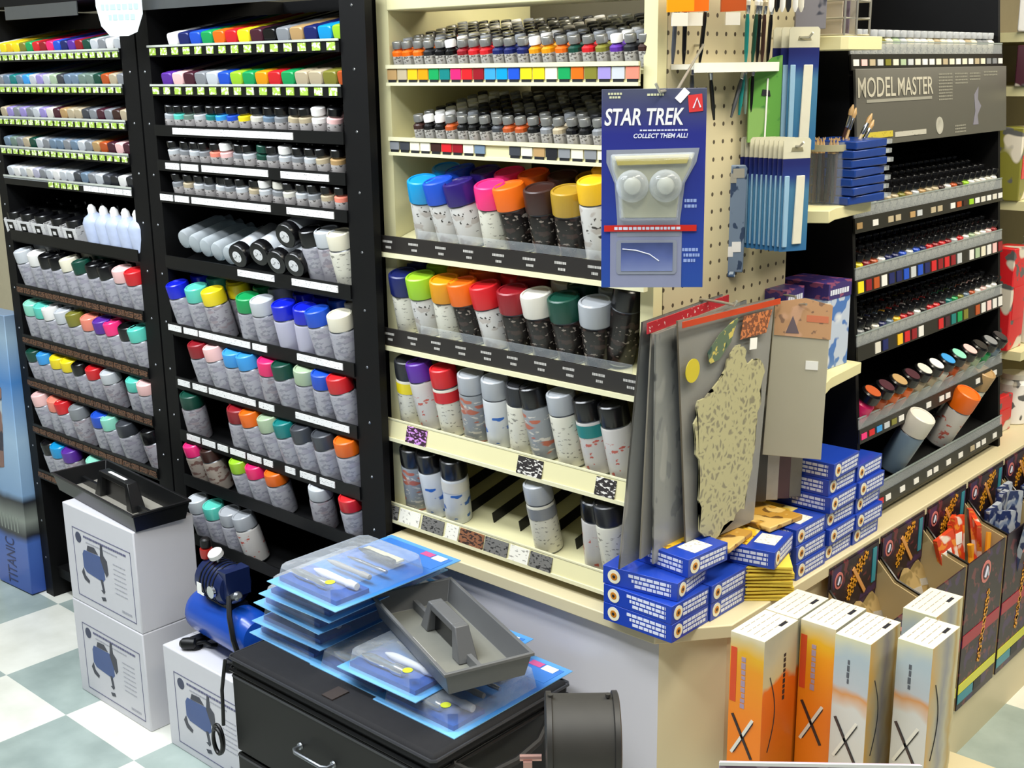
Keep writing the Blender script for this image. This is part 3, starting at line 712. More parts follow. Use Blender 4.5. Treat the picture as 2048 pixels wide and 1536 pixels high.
# peg board on the end of the cream unit
XP = -1.143
def peg():
    m = bpy.data.materials.new('pegboard'); nt, b = nodes(m); N = nt.nodes; L = nt.links
    tc = N.new('ShaderNodeTexCoord'); mp = N.new('ShaderNodeMapping'); mp.inputs['Scale'].default_value = (1, 1 / .0275, 1 / .0290)
    mp.inputs['Location'].default_value = (0, .35, .1)
    L.new(tc.outputs['Object'], mp.inputs['Vector']); fr_ = N.new('ShaderNodeVectorMath'); fr_.operation = 'FRACTION'; L.new(mp.outputs[0], fr_.inputs[0])
    sx = N.new('ShaderNodeSeparateXYZ'); L.new(fr_.outputs[0], sx.inputs[0]); cb = N.new('ShaderNodeCombineXYZ')
    L.new(sx.outputs['Y'], cb.inputs['X']); L.new(sx.outputs['Z'], cb.inputs['Y'])
    ds = N.new('ShaderNodeVectorMath'); ds.operation = 'DISTANCE'; ds.inputs[1].default_value = (.5, .5, 0); L.new(cb.outputs[0], ds.inputs[0])
    lt = N.new('ShaderNodeMath'); lt.operation = 'LESS_THAN'; lt.inputs[1].default_value = .125; L.new(ds.outputs['Value'], lt.inputs[0])
    mx = N.new('ShaderNodeMix'); mx.data_type = 'RGBA'; mx.inputs[6].default_value = (*lin('c3b896'), 1); mx.inputs[7].default_value = (*lin('4a4030'), 1)
    L.new(lt.outputs[0], mx.inputs[0]); L.new(mx.outputs[2], b.inputs['Base Color']); b.inputs['Roughness'].default_value = .6
    return m
pgb = thing('peg_board', 'tan peg board panel on the end of the cream shelving unit', 'peg board')
MB().box(-1.149, XP, 1.626, 2.02, .581, 1.80, peg()).build('panel', pgb)

# ------------------------------------------------------------------ helpers for boxes and packs
BLUEBOX = mat('box_blue', '1d3fa8', .3, vary=.05); NAVYB = mat('box_navy', '16256e', .3)
INKW = mat('ink_white', 'd8dcec', .45); INKB = mat('ink_black', '1a1a22', .5); YEL = mat('print_yellow', 'e6b422', .4)
TEXTB = marks('print_lines_blue', 'c9d0ea', '2a48aa', (220, 220, 40), .50, rough=.4)
def face_prints(parent, W_, D, H_, z0=0):
    """print on the front (-y) and right (+x) faces of a flat box: round badge and three lines of lettering"""
    b = MB(); b2 = MB(); rnd = random.Random(5)
    def dash(fn, u0, u1, v, h):
        u = u0
        while u < u1:
            q = rnd.uniform(.004, .012); q = min(q, u1 - u); fn(u, u + q, v - h / 2, v + h / 2); u += q + .0018
    for r in range(3):
        v = z0 + H_ * (.76 - .25 * r)
        dash(lambda u0, u1, v0, v1: b.box(u0, u1, -D / 2 - .0006, -D / 2 - .0001, v0, v1, INKW), -W_ / 2 + .05 + .006 * r, W_ / 2 - .012, v, H_ * .16)
        dash(lambda u0, u1, v0, v1: b2.box(W_ / 2 + .0001, W_ / 2 + .0006, u0, u1, v0, v1, INKW), -D / 2 + .032, D / 2 - .004 - .003 * r, v, H_ * .16)
    b.build('white_lettering', parent); b2.build('white_lettering', parent)
    r = H_ * .38
    for M in (Matrix.Translation((-W_ / 2 + .022, -D / 2, z0 + H_ / 2)) @ Matrix.Rotation(PI / 2, 4, 'X'), Matrix.Translation((W_ / 2, -D / 2 + .018, z0 + H_ / 2)) @ Matrix.Rotation(PI / 2, 4, 'Y')):
        g = MB(); g.lathe([(r, 0), (r, .0007)], 18, mat('badge_cream', 'e8e2c8', .4), M)
        g.lathe([(r * .55, .0007), (r * .5, .0012)], 12, mat('badge_orange', 'c07a1c', .4), M)
        g.lathe([(r * .25, .0012), (r * .2, .0016)], 8, INKB, M)
        g.build('round_badge', parent)
BB = {}
def blue_box(loc, rz, label, top=False, dims=(.142, .108, .0325), group=None):
    W_, D, H_ = dims
    if dims not in BB:
        t = thing('blue_carton', label, 'box'); BB[dims] = t
        MB().box(-W_ / 2, W_ / 2, -D / 2, D / 2, 0, H_, BLUEBOX).build('carton', t, bevel=.0008)
        face_prints(t, W_, D, H_)
        KIDS[t.name] = list(t.children)
    else: t = copy_tree(BB[dims])
    t.location = loc; t.rotation_euler = (0, 0, rz); tag(t, label, 'box', group)
    if top:
        MB().box(-W_ / 2 + .012, W_ / 2 - .055, -D / 2 + .012, D / 2 - .006, H_ + .0002, H_ + .0008, marks('yellow_picture', 'e4b52c', '8a6414', (40, 40, 40), .56, ink2='f2dd84')).build('picture', t)
        MB().box(W_ / 2 - .048, W_ / 2 - .010, -D / 2 + .030, D / 2 - .030, H_ + .0002, H_ + .0009, marks('price_sticker', 'eceae0', 'b0a898', (200, 200, 200), .62)).build('price_sticker', t)
    return t
ZD = .5803
# cartons by the counter corner, four layers
bx = -1.1135
blue_box((bx, 1.580, ZD), 0, 'bottom blue carton at the front corner of the counter')
blue_box((bx, 1.580, ZD + .033), RAD(-.6), 'second blue carton up at the front corner of the counter')
blue_box((bx + .003, 1.690, ZD), 0, 'bottom blue carton just behind the front corner pile')
blue_box((bx + .004, 1.690, ZD + .033), 0, 'second blue carton up in the pile just behind the front corner')
blue_box((bx - .010, 1.590, ZD + .066), RAD(7), 'third blue carton up at the counter corner, turned slightly left')
blue_box((bx + .001, 1.632, ZD + .099), RAD(-4), 'topmost blue carton at the counter corner with yellow picture and white sticker', top=True)
blue_box((-1.112, 1.800, ZD), 0, 'lower blue carton behind the yellow pads')
blue_box((-1.112, 1.800, ZD + .033), 0, 'middle blue carton behind the yellow pads')
blue_box((-1.075, 1.800, ZD + .066), RAD(13), 'tilted blue carton with white sticker above the yellow pads', top=True)
blue_box((-1.085, 1.935, ZD), 0, 'lower blue carton against the foot of the tall pile')
blue_box((-1.087, 1.935, ZD + .033), 0, 'middle blue carton against the foot of the tall pile')
blue_box((-1.089, 1.935, ZD + .066), 0, 'upper blue carton with white sticker in front of the tall pile', top=True)
for k in range(6):
    blue_box((-1.089 + (.006 if k % 2 else 0), 2.046 + (.003 if k % 3 else 0), ZD + .0328 * k), RAD([0, 1, -1.5, 1, 0, 2][k]), f'blue carton, {ORD[k + 1]} from the bottom of the tall front pile')
for k in range(5):
    blue_box((-1.085 + (.005 if k % 2 else -.002), 2.158, ZD + .0328 * k), RAD([0, -1, 1.5, 0, 1][k]), f'blue carton, {ORD[k + 1]} from the bottom of the pile next to the black model paint rack')
# flat orange-topped envelopes behind
for k, (x, y, r) in enumerate(((-1.115, 1.745, 8), (-1.10, 1.89, -6))):
    tag(MB().box(-.06, .06, -.05, .05, 0, .010, marks('amber_envelope', 'b98a34', '6a4a1c', (50, 50, 50), .56, ink2='d8b468')).build('amber_packet', loc=(x, y, ZD + .0998 + .0005), rot=(0, 0, RAD(r)), bevel=.002),
        ['amber packet lying just behind the top blue carton', 'amber packet lying at the foot of the hanging grey bags'][k], 'packet')
# yellow pads
for k in range(5):
    t = thing('yellow_pad', f'yellow folded pad, {ORD[k + 1]} from the bottom of the small pile at the counter edge', 'pad', (-1.036, 1.806, ZD + .0135 * k), (0, 0, RAD([40, 43, 38, 42, 36][k])))
    b = MB(); w = .043
    for j in range(2):
        b.add([(-w, -w, .0005 + j * .006), (w, -w, .0005 + j * .006), (w, w, .0005 + j * .006), (-w, w, .0005 + j * .006), (-w, -w, .003 + j * .006), (w, -w, .005 + j * .006), (w, w, .0055 + j * .006), (-w, w, .004 + j * .006)],
              [(0, 3, 2, 1), (4, 5, 6, 7), (0, 1, 5, 4), (1, 2, 6, 5), (2, 3, 7, 6), (3, 0, 4, 7)], mat('yellow_pad', 'e8cb4c', .55))
    b.build('pad', t)

# ------------------------------------------------------------------ tall orange and silver cartons on a small stand
st = thing('display_stand', 'small cream stand under the tall orange and silver cartons', 'stand')
MB().box(-.975, -.640, 1.50, 1.97, .285, .30, TANM).build('top', st, bevel=.002)
for x in (-.90, -.655):
    for y in (1.515, 1.955): MB().box(x - .01, x + .01, y - .01, y + .01, 0, .2849, TANM).build('leg', st)
OR1 = ramp('print_orange', [(0, 'e07a10'), (.5, 'e87c0c'), (.80, 'e0900f'), (.90, 'dba61c'), (.97, 'cdbb86'), (1, 'd8cdb0')], 'Z', 0, .32, warp=.06)
OR2 = ramp('print_orange_side', [(0, 'b9761c'), (.55, 'd9650c'), (.70, 'e06a0e'), (.74, 'c8b88c'), (.88, 'b9b49c'), (1, 'a8a89a')], 'Z', 0, .32, warp=.07, wscale=20)
SI1 = ramp('print_silver', [(0, 'c8c4bc'), (.58, 'c9c8c2'), (.68, 'c98d50'), (.73, 'b0b4b8'), (.88, 'a4b2b8'), (1, 'cdcba8')], 'Z', 0, .32, warp=.09, wscale=14)
SI2 = ramp('print_silver_side', [(0, 'cfa352'), (.3, 'b5ac90'), (.5, '8e8d94'), (.7, 'b9b49c'), (.86, 'b99a50'), (1, 'cfc49a')], 'Y', -.05, .05, warp=.06, wscale=16)
TOPW = mat('carton_top', 'dcd6c2', .5, vary=.02)
def tall_carton(x0, x1, y0, y1, h, label, kind):
    W_, D = x1 - x0, y1 - y0
    t = thing('tall_carton', label, 'box', ((x0 + x1) / 2, (y0 + y1) / 2, .3003))
    f, s_ = (OR1, OR2) if kind == 'o' else (SI1, SI2)
    b = MB(); b.box(-W_ / 2, W_ / 2, -D / 2, D / 2, 0, h, [TOPW, TOPW, f, f, s_, s_]); b.build('carton', t, bevel=.0008)
    p = MB(); rnd = random.Random(int(x0 * 1e4))
    for k in range(4):      # lines of print on the top flap
        xx = -W_ / 2 + W_ * (.16 + .2 * k); y = -D / 2 + .012
        while y < D / 2 - .014:
            q = rnd.uniform(.008, .02); p.box(xx, xx + .0012, y, y + q, h + .0001, h + .0005, mat('print_tan_ink', '9a9182', .6)); y += q + .004
    p.box(W_ / 2 - .014, W_ / 2 - .008, D / 2 - .040, D / 2 - .018, h + .0001, h + .0006, INKB); p.build('top_print', t)
    g = MB(); Y0 = -D / 2
    ink = mat('print_lilac', 'a08a9c', .5) if kind == 'o' else mat('print_slate', '4f545c', .5)
    z = h * .88; w_ = .007 if kind == 'o' else .004       # upright column of lettering
    while z > h * (.62 if kind == 'o' else .75):
        q = rnd.uniform(.006, .011); g.box(-.005 - w_ / 2 + rnd.uniform(-.001, .001), -.005 + w_ / 2, Y0 - .0006, Y0 - .0001, z - q, z, ink); z -= q + .0022
    # red stripe down the left of the front and the big X
    if kind == 'o': g.box(-W_ / 2 + .002, -W_ / 2 + .013, Y0 - .0005, Y0 - .0001, h * .62, h * .92, mat('print_red', 'd0481c', .4))
    for a_ in (1, -1):
        M = Matrix.Translation((-.004, Y0 - .0006, h * .44)) @ Matrix.Rotation(RAD(28) * a_, 4, 'Y')
        g.box(-.0025, .0025, -.0004, .0003, -.040, .040, cm('offwhite' if a_ > 0 else 'brown'), M)
        M2 = Matrix.Translation((-.001, Y0 - .0008, h * .435)) @ Matrix.Rotation(RAD(28) * a_, 4, 'Y')
        g.box(-.0008, .0008, -.0004, .0003, -.036, .036, INKB, M2)
    z = h * .86; sl = MB()       # lettering on the side
    while z > h * .62 and kind == 'o':
        q = rnd.uniform(.005, .009); sl.box(W_ / 2 + .0001, W_ / 2 + .0006, D * .10, D * .16, z - q, z, INKB); z -= q + .003
    g.build('front_print', t)
    if kind == 'o': sl.build('side_lettering', t)
    # dark outline of a flying model on the side
    pts = [(W_ / 2 + .0004, -D * .30 + D * .45 * math.sin(k / 12 * PI) * .4, h * (.78 - .42 * k / 12)) for k in range(13)]
    MB().tube(pts, .0009, INKB, 5).build('side_line', t)
    return t
tall_carton(-.952, -.890, 1.560, 1.665, .3195, 'orange tall carton at the front left of the group', 'o')
tall_carton(-.953, -.893, 1.668, 1.773, .3195, 'orange tall carton directly behind the front left one', 'o')
tall_carton(-.889, -.826, 1.672, 1.777, .3195, 'orange tall carton second from the left, red striped', 'o')
tall_carton(-.821, -.760, 1.660, 1.766, .3195, 'silver-grey tall carton in the middle of the front row', 's')
tall_carton(-.739, -.681, 1.709, 1.812, .3195, 'silver-grey tall carton at the right end of the front row', 's')
tall_carton(-.782, -.724, 1.820, 1.928, .3195, 'silver-grey tall carton standing behind the two silver ones', 's')
# edge of a purple carton close to the camera
p0 = RW @ Vector((1440 - 1024, 1524 - 768, F)); p1 = RW @ Vector((1842 - 1024, 1531 - 768, F))
A = CAM + p0 * (1.50 / p0.length); B = CAM + p1 * (1.56 / p1.length)
ang = math.atan2(B.y - A.y, B.x - A.x); wd = (B - A).length
t = thing('printed_placard', 'lilac and purple printed placard at the bottom edge in front of the tall cartons', 'placard', (A.x, A.y, A.z), (0, -math.asin((B.z - A.z) / wd), ang))
MB().box(0, wd, 0, .003, -.26, 0, [WHITE, mat('lilac_top', 'b3a2ae', .45), marks('purple_print', '6a4a66', '9a8498', (30, 30, 30), .55)] + [mat('lilac_side', 'a08ca0', .5)] * 3).build('panel', t)
MB().box(-.001, wd + .001, -.0012, -.0002, -.004, .0004, PAPER).build('rim', t)
ps = tag(MB().box(-.02, wd + .02, -.02, .07, -.30 - A.z + .335, -.2605, TANM).build('placard_stand', loc=(A.x, A.y, A.z), rot=(0, 0, ang)), 'low cream stand under the lilac printed placard by the bottom edge', 'stand')
ps2 = MB()
for x in (0, wd - .02):
    MB().box(x, x + .02, 0, .04, -A.z + .0005, -.30 - A.z + .3345, TANM).build('leg', ps)

# ------------------------------------------------------------------ white compressor cartons, trays, compressor
FRAME = mat('print_frame', '57577a', .5); GREYINK = mat('print_grey', 'a2a2ac', .5)
def comp_carton(x, y, z, label, rz=0):
    W_, D, H_ = .318, .158, .2495
    t = thing('compressor_carton', label, 'box', (x, y, z), (0, 0, rz))
    MB().box(0, W_, 0, D, 0, H_, mat('carton_white', 'd0cfd4', .55, vary=.02)).build('carton', t, bevel=.003)
    MB().box(.0, W_, D * .495, D * .505, H_ + .0001, H_ + .0004, GREYINK).build('flap_seam', t)
    X0, X1, Z0, Z1 = .038, .298, .020, .196
    f_ = MB(); w = .0016
    for a0, a1_, b0, b1_ in ((X0, X1, Z0, Z0 + w), (X0, X1, Z1 - w, Z1), (X0, X0 + w, Z0, Z1), (X1 - w, X1, Z0, Z1)):
        f_.box(a0, a1_, -.0007, -.0001, b0, b1_, FRAME)
    f_.build('printed_frame', t)
    g = MB(); g.lathe([(.0135, 0), (.0135, .0006)], 20, mat('badge_navy', '3a3f58', .5), Matrix.Translation((X0 + .026, 0, Z1 - .022)) @ Matrix.Rotation(PI / 2, 4, 'X')); g.build('round_badge', t)
    l = MB(); rnd = random.Random(9)
    for zz, xa, xb, hh, mm in [(Z1 - .014, X0 + .05, X1 - .02, .005, FRAME), (Z1 - .026, X0 + .06, X1 - .06, .003, GREYINK)] + [(Z1 - .050 - .012 * k, X1 - .082, X1 - .030, .0022, GREYINK) for k in range(7)] + [(Z0 + .014, X1 - .060, X1 - .018, .006, GREYINK)]:
        u = xa
        while u < xb:
            q = min(rnd.uniform(.004, .012), xb - u); l.box(u, u + q, -.0006, -.0001, zz - hh / 2, zz + hh / 2, mm); u += q + .002
    l.build('lettering', t)
    d = MB(); cx, cz = .135, .115
    d.prism([(cx + q[0], cz + q[1]) for q in ((-.058, .020), (-.050, .032), (.022, .034), (.036, .024), (.038, -.020), (.026, -.030), (-.046, -.024), (-.058, -.014))], -.0006, -.0001, mat('print_steel_blue', '43588c', .5), Matrix(((1, 0, 0, 0), (0, 0, 1, 0), (0, 1, 0, 0), (0, 0, 0, 1))))
    SW = Matrix(((1, 0, 0, 0), (0, 0, 1, 0), (0, 1, 0, 0), (0, 0, 0, 1)))
    for poly in ([(-.036, .034), (-.030, .048), (.000, .050), (.016, .036)], [(.024, .030), (.030, .066), (.038, .066), (.040, .040), (.054, .030), (.056, -.002), (.046, -.012), (.038, .0)],
                 [(.016, -.026), (.022, -.052), (.014, -.054), (.026, -.060), (.032, -.054), (.026, -.024)], [(-.070, -.030), (-.060, -.016), (-.054, -.034), (-.036, -.044), (-.040, -.052), (-.060, -.046)], [(.012, -.072), (.03, -.068), (.034, -.076), (.018, -.080)]):
        d.prism([(cx + a_, cz + b_2) for a_, b_2 in poly], -.0008, -.0002, mat('print_dark', '3b3c48', .5), SW)
    d.build('printed_compressor', t)
    return t
comp_carton(-2.678, 1.320, 0, 'lower white compressor carton of the stack beside the left black rack')
comp_carton(-2.678, 1.321, .2500, 'upper white compressor carton of the stack, under the black tray')
comp_carton(-2.285, 1.325, 0, 'single white compressor carton on the floor under the blue compressor')

def carry_tray(L_, D, H_, m, mfloor, label, loc, rot, hh, white=True):
    """open tray with flared walls and a raised carrying handle along its middle"""
    t = thing('carry_tray', label, 'tray', loc, rot)
    b = MB(); q = .012; w = .004; l2, d2 = L_ / 2, D / 2
    def ring(l, d, z): return [(-l, -d, z), (l, -d, z), (l, d, z), (-l, d, z)]
    rings = [ring(l2 - q, d2 - q, 0), ring(l2 - .004, d2 - .004, H_ - .006), ring(l2, d2, H_ - .006), ring(l2, d2, H_), ring(l2 - w - .002, d2 - w - .002, H_), ring(l2 - q - w, d2 - q - w, .004)]
    vs = [p for r_ in rings for p in r_]; fs = [(3, 2, 1, 0)]; ms = [m]
    for j in range(5):
        for i in range(4): fs.append((j * 4 + i, j * 4 + (i + 1) % 4, (j + 1) * 4 + (i + 1) % 4, (j + 1) * 4 + i)); ms.append(m)
    fs.append((20, 21, 22, 23)); ms.append(mfloor)
    b.add(vs, fs, ms); b.build('body', t, bevel=.001)
    # handle: two uprights, a cross bar and a low spine either side
    h = MB(); a_ = L_ * .16
    h.add([(-a_ - .03, -.018, .0045), (-a_, -.018, .0045), (-a_, .018, .0045), (-a_ - .03, .018, .0045), (-a_ - .004, -.013, hh), (-a_ + .010, -.013, hh), (-a_ + .010, .013, hh), (-a_ - .004, .013, hh)],
          [(0, 3, 2, 1), (4, 5, 6, 7), (0, 1, 5, 4), (1, 2, 6, 5), (2, 3, 7, 6), (3, 0, 4, 7)], m)
    h.add([(a_, -.018, .0045), (a_ + .03, -.018, .0045), (a_ + .03, .018, .0045), (a_, .018, .0045), (a_ - .010, -.013, hh), (a_ + .004, -.013, hh), (a_ + .004, .013, hh), (a_ - .010, .013, hh)],
          [(0, 3, 2, 1), (4, 5, 6, 7), (0, 1, 5, 4), (1, 2, 6, 5), (2, 3, 7, 6), (3, 0, 4, 7)], m)
    h.box(-a_ + .008, a_ - .008, -.013, .013, hh - .014, hh, m)
    h.box(-a_ - .001, a_ + .001, -.003, .003, .0045, hh - .02, cm('black', .4))
    h.build('handle', t, bevel=.002)
    s = MB(); s.box(-l2 + q + w + .001, -a_ - .031, -.004, .004, .0045, .022, m); s.box(a_ + .031, l2 - q - w - .001, -.004, .004, .0045, .022, m); s.build('divider', t)
    if white: MB().box(-L_ * .10, L_ * .10, -.004, .004, hh + .0002, hh + .001, PAPER).build('white_label_or_highlight', t)  # white strip is a painted highlight along the top of the handle
    return t
carry_tray(.430, .148, .046, mat('black_tray', '141516', .3), mat('tray_liner', '8d897f', .5), 'black carrying tray standing on top of the stack of white cartons', (-2.552, 1.404, .5003), (0, 0, RAD(-4.5)), .070)
GT = mat('grey_tray', '5f6061', .4, vary=.05)
gt = carry_tray(.335, .162, .044, GT, mat('grey_tray_floor', '77776f', .45), 'grey carrying tray lying tilted on the blue blister packs', (-1.392, 1.356, .5285), (0, RAD(1), RAD(-21)), .062, white=False)
MB().box(-.045, .055, -.054, -.048, .0045, .0065, PAPER).build('white_label_or_highlight', gt)

# compressor
t = thing('air_compressor', 'small blue air compressor standing on the single white carton', 'air compressor', (-2.135, 1.405, .2500), (0, 0, RAD(-3)))
BL = mat('tank_blue', '1446a8', .22, vary=.05)
RX = Matrix.Rotation(PI / 2, 4, 'Y')
MB().lathe([(.012, -.125), (.038, -.118), (.050, -.100), (.052, -.085), (.052, .085), (.050, .100), (.038, .118), (.012, .125)], 28, BL, Matrix.Translation((0, 0, .074)) @ RX).build('tank', t)
f_ = MB()
for x in (-.075, .075):
    f_.box(x - .012, x + .012, -.05, .05, .012, .024, BLACKP); f_.box(x - .008, x + .008, -.025, .025, .024, .030, BLACKP)
    for y in (-.045, .045): f_.lathe([(.016, 0), (.018, .003), (.014, .012)], 14, BLACKP, Matrix.Translation((x, y, 0)))
f_.build('rubber_feet', t)
m = MB(); m.lathe([(.030, -.062), (.043, -.052), (.046, -.02), (.046, .03), (.040, .045), (.018, .05)], 24, mat('motor_navy', '12204a', .35), Matrix.Translation((-.005, 0, .168)) @ RX)
m.box(-.05, .05, -.022, .022, .118, .130, BLACKP); m.box(.02, .052, -.03, .03, .15, .21, mat('motor_navy', '12204a', .35)); mo = m.build('motor', t)
for k in range(5): MB().lathe([(.0475, -.002), (.0475, .001)], 24, BLACKP, Matrix.Translation((-.03 + .013 * k, 0, .168)) @ RX).build('cooling_fin', mo)
g = MB(); g.lathe([(.012, 0), (.014, .010), (.014, .022)], 16, mat('knob_red', 'a3221c', .35), Matrix.Translation((-.055, -.01, .212))); g.build('red_collar', t)
g = MB(); g.lathe([(.009, 0), (.012, .004), (.012, .020), (.008, .024)], 16, BLACKP, Matrix.Translation((-.055, -.01, .2345))); g.build('black_knob', t)
g = MB(); g.lathe([(.017, 0), (.017, .010), (.014, .013)], 20, mat('gauge_white', 'e0e0dc', .3), Matrix.Translation((-.012, -.01, .228)) @ Matrix.Rotation(RAD(25), 4, 'X')); g.lathe([(.005, -.02), (.005, 0)], 10, STEEL, Matrix.Translation((-.012, -.006, .226))); g.build('gauge', t)
g = MB(); g.lathe([(.008, 0), (.011, .003), (.011, .03), (.006, .036)], 12, STEEL, Matrix.Translation((.055, -.02, .15)) @ Matrix.Rotation(RAD(60), 4, 'Y')); g.build('valve', t)
g = MB(); g.lathe([(.014, 0), (.014, .006)], 12, CHROME, Matrix.Translation((.02, -.045, .165)) @ Matrix.Rotation(RAD(90), 4, 'X'))
g.build('gauge_ring', t)
g = MB(); g.box(-.03, -.012, -.0535, -.0525, .150, .176, PAPER); g.box(-.012, -.004, -.0535, -.0525, .150, .156, PAPER); g.build('white_mark', t)
MB().tube([(.06, -.03, .16), (.09, -.05, .13), (.115, -.06, .09), (.125, -.055, .05), (.110, -.05, .03)], .006, BLACKP).build('hose', t)
pl = thing('power_plug', 'black mains plug and cable lying on the single white carton', 'plug', (-2.215, 1.350, .2505), (0, 0, RAD(40)))
MB().lathe([(.006, 0), (.012, .006), (.014, .018), (.013, .034), (.008, .038)], 14, BLACKP, Matrix.Translation((-.02, 0, .014)) @ RX).build('plug', pl)
MB().tube([(.016, 0, .014), (.035, .004, .016), (.05, .0, .010), (.060, .01, .006)], .0045, BLACKP).build('cable', pl)
coil = MB(); pts = []
c0 = onY(437, 1478, 1.15)
cy = thing('coiled_cable', 'black looped cable hanging beside the left end of the drawer case', 'cable')
for r_, dx in ((.030, 0), (.026, .006)):
    MB().tube([(c0.x + dx + r_ * .55 * math.cos(2 * PI * k / 18), 1.150 - dx, c0.z + r_ * math.sin(2 * PI * k / 18)) for k in range(18)], .0035, BLACKP, 8, closed=True).build('loop', cy)
MB().tube([onY(450, 1320, 1.160), onY(444, 1380, 1.153), onY(446, 1420, 1.150), onY(447, 1450, 1.150)], .0035, BLACKP).build('lead', cy)

# ------------------------------------------------------------------ black drawer case
FAB = mat('case_fabric', '1d1d20', .8, spec=.3, vary=.2, scale=60); FABD = mat('case_panel', '0e0e0c', .55, spec=.3, vary=.15)
cs = thing('drawer_case', 'black soft-sided case with two front drawers, piled with blister packs', 'case')
CX0, CX1, CY0, CY1, CZt = -1.782, -1.240, 1.168, 1.500, .455
MB().box(CX0 + .004, CX1 - .004, CY0 + .006, CY1 - .004, .012, CZt - .030, BLACKP).build('body', cs, bevel=.006)
lid = MB().box(CX0, CX1, CY0, CY1, CZt - .030, CZt, FAB).build('lid', cs, bevel=.010)
zp = MB(); loop = [(CX0 + .004, CY0 - .002), (CX1 - .004, CY0 - .002), (CX1 + .002, CY0 + .004), (CX1 + .002, CY1 - .004), (CX1 - .004, CY1 + .002), (CX0 + .004, CY1 + .002), (CX0 - .002, CY1 - .004), (CX0 - .002, CY0 + .004)]
zp.tube([(x, y, CZt - .030) for x, y in loop], .0035, BLACKP, 6, closed=True); zp.build('zip_piping', lid)
MB().tube([(x, y, CZt - .006) for x, y in [(a_[0] * .997 if 0 else a_[0], a_[1]) for a_ in loop]], .0028, mat('piping_grey', '2c2d31', .5), 6, closed=True).build('edge_piping', lid)
MB().add([(-1.528, CY0 + .012, CZt + .0003), (-1.500, CY0 + .012, CZt + .0003), (-1.500, CY0 + .05, CZt + .0003), (-1.528, CY0 + .05, CZt + .0003), (-1.528, CY0 + .012, CZt + .0025), (-1.500, CY0 + .012, CZt + .0025), (-1.500, CY0 + .05, CZt + .0025), (-1.528, CY0 + .05, CZt + .0025)],
         [(0, 3, 2, 1), (4, 5, 6, 7), (0, 1, 5, 4), (1, 2, 6, 5), (2, 3, 7, 6), (3, 0, 4, 7)], mat('strap_brown', '302724', .7)).build('fastening_tab', lid)
for k, (z0, z1) in enumerate(((.262, .420), (.096, .256))):
    d = MB().box(CX0 + .010, CX1 - .012, CY0 - .004, CY0 + .005, z0, z1, FABD).build('drawer', cs, bevel=.003)
    MB().box(CX0 + .012, CX1 - .014, CY0 - .0055, CY0 - .0042, z1 - .006, z1 - .002, mat('piping_grey', '2c2d31', .5)).build('trim', d)
    hx = onY(635, 1475, CY0).x; hz = (z0 + z1) / 2 + .005
    h = MB(); h.tube([(hx - .045, CY0 - .004, hz), (hx - .045, CY0 - .018, hz), (hx - .035, CY0 - .024, hz), (hx + .035, CY0 - .024, hz), (hx + .045, CY0 - .018, hz), (hx + .045, CY0 - .004, hz)], .0034, STEEL)
    for s_ in (-1, 1): h.lathe([(.007, 0), (.006, .003)], 12, STEEL, Matrix.Translation((hx + .045 * s_, CY0 - .004, hz)) @ Matrix.Rotation(PI / 2, 4, 'X'))
    h.build('handle', d)
MB().tube([(CX1 - .002, 1.21, .425), (CX1 + .012, 1.23, .408), (CX1 + .024, 1.27, .390), (CX1 + .026, 1.33, .386), (CX1 + .024, 1.39, .394), (CX1 + .012, 1.43, .412), (CX1 - .002, 1.45, .425)], .007, mat('strap_black', '1b1b1c', .6)).build('carry_strap', cs)
MB().box(CX1 - .004, CX1 + .0005, 1.205, 1.221, .33, .365, mat('tag_blue', '3a4a9a', .5)).build('blue_tag', cs)

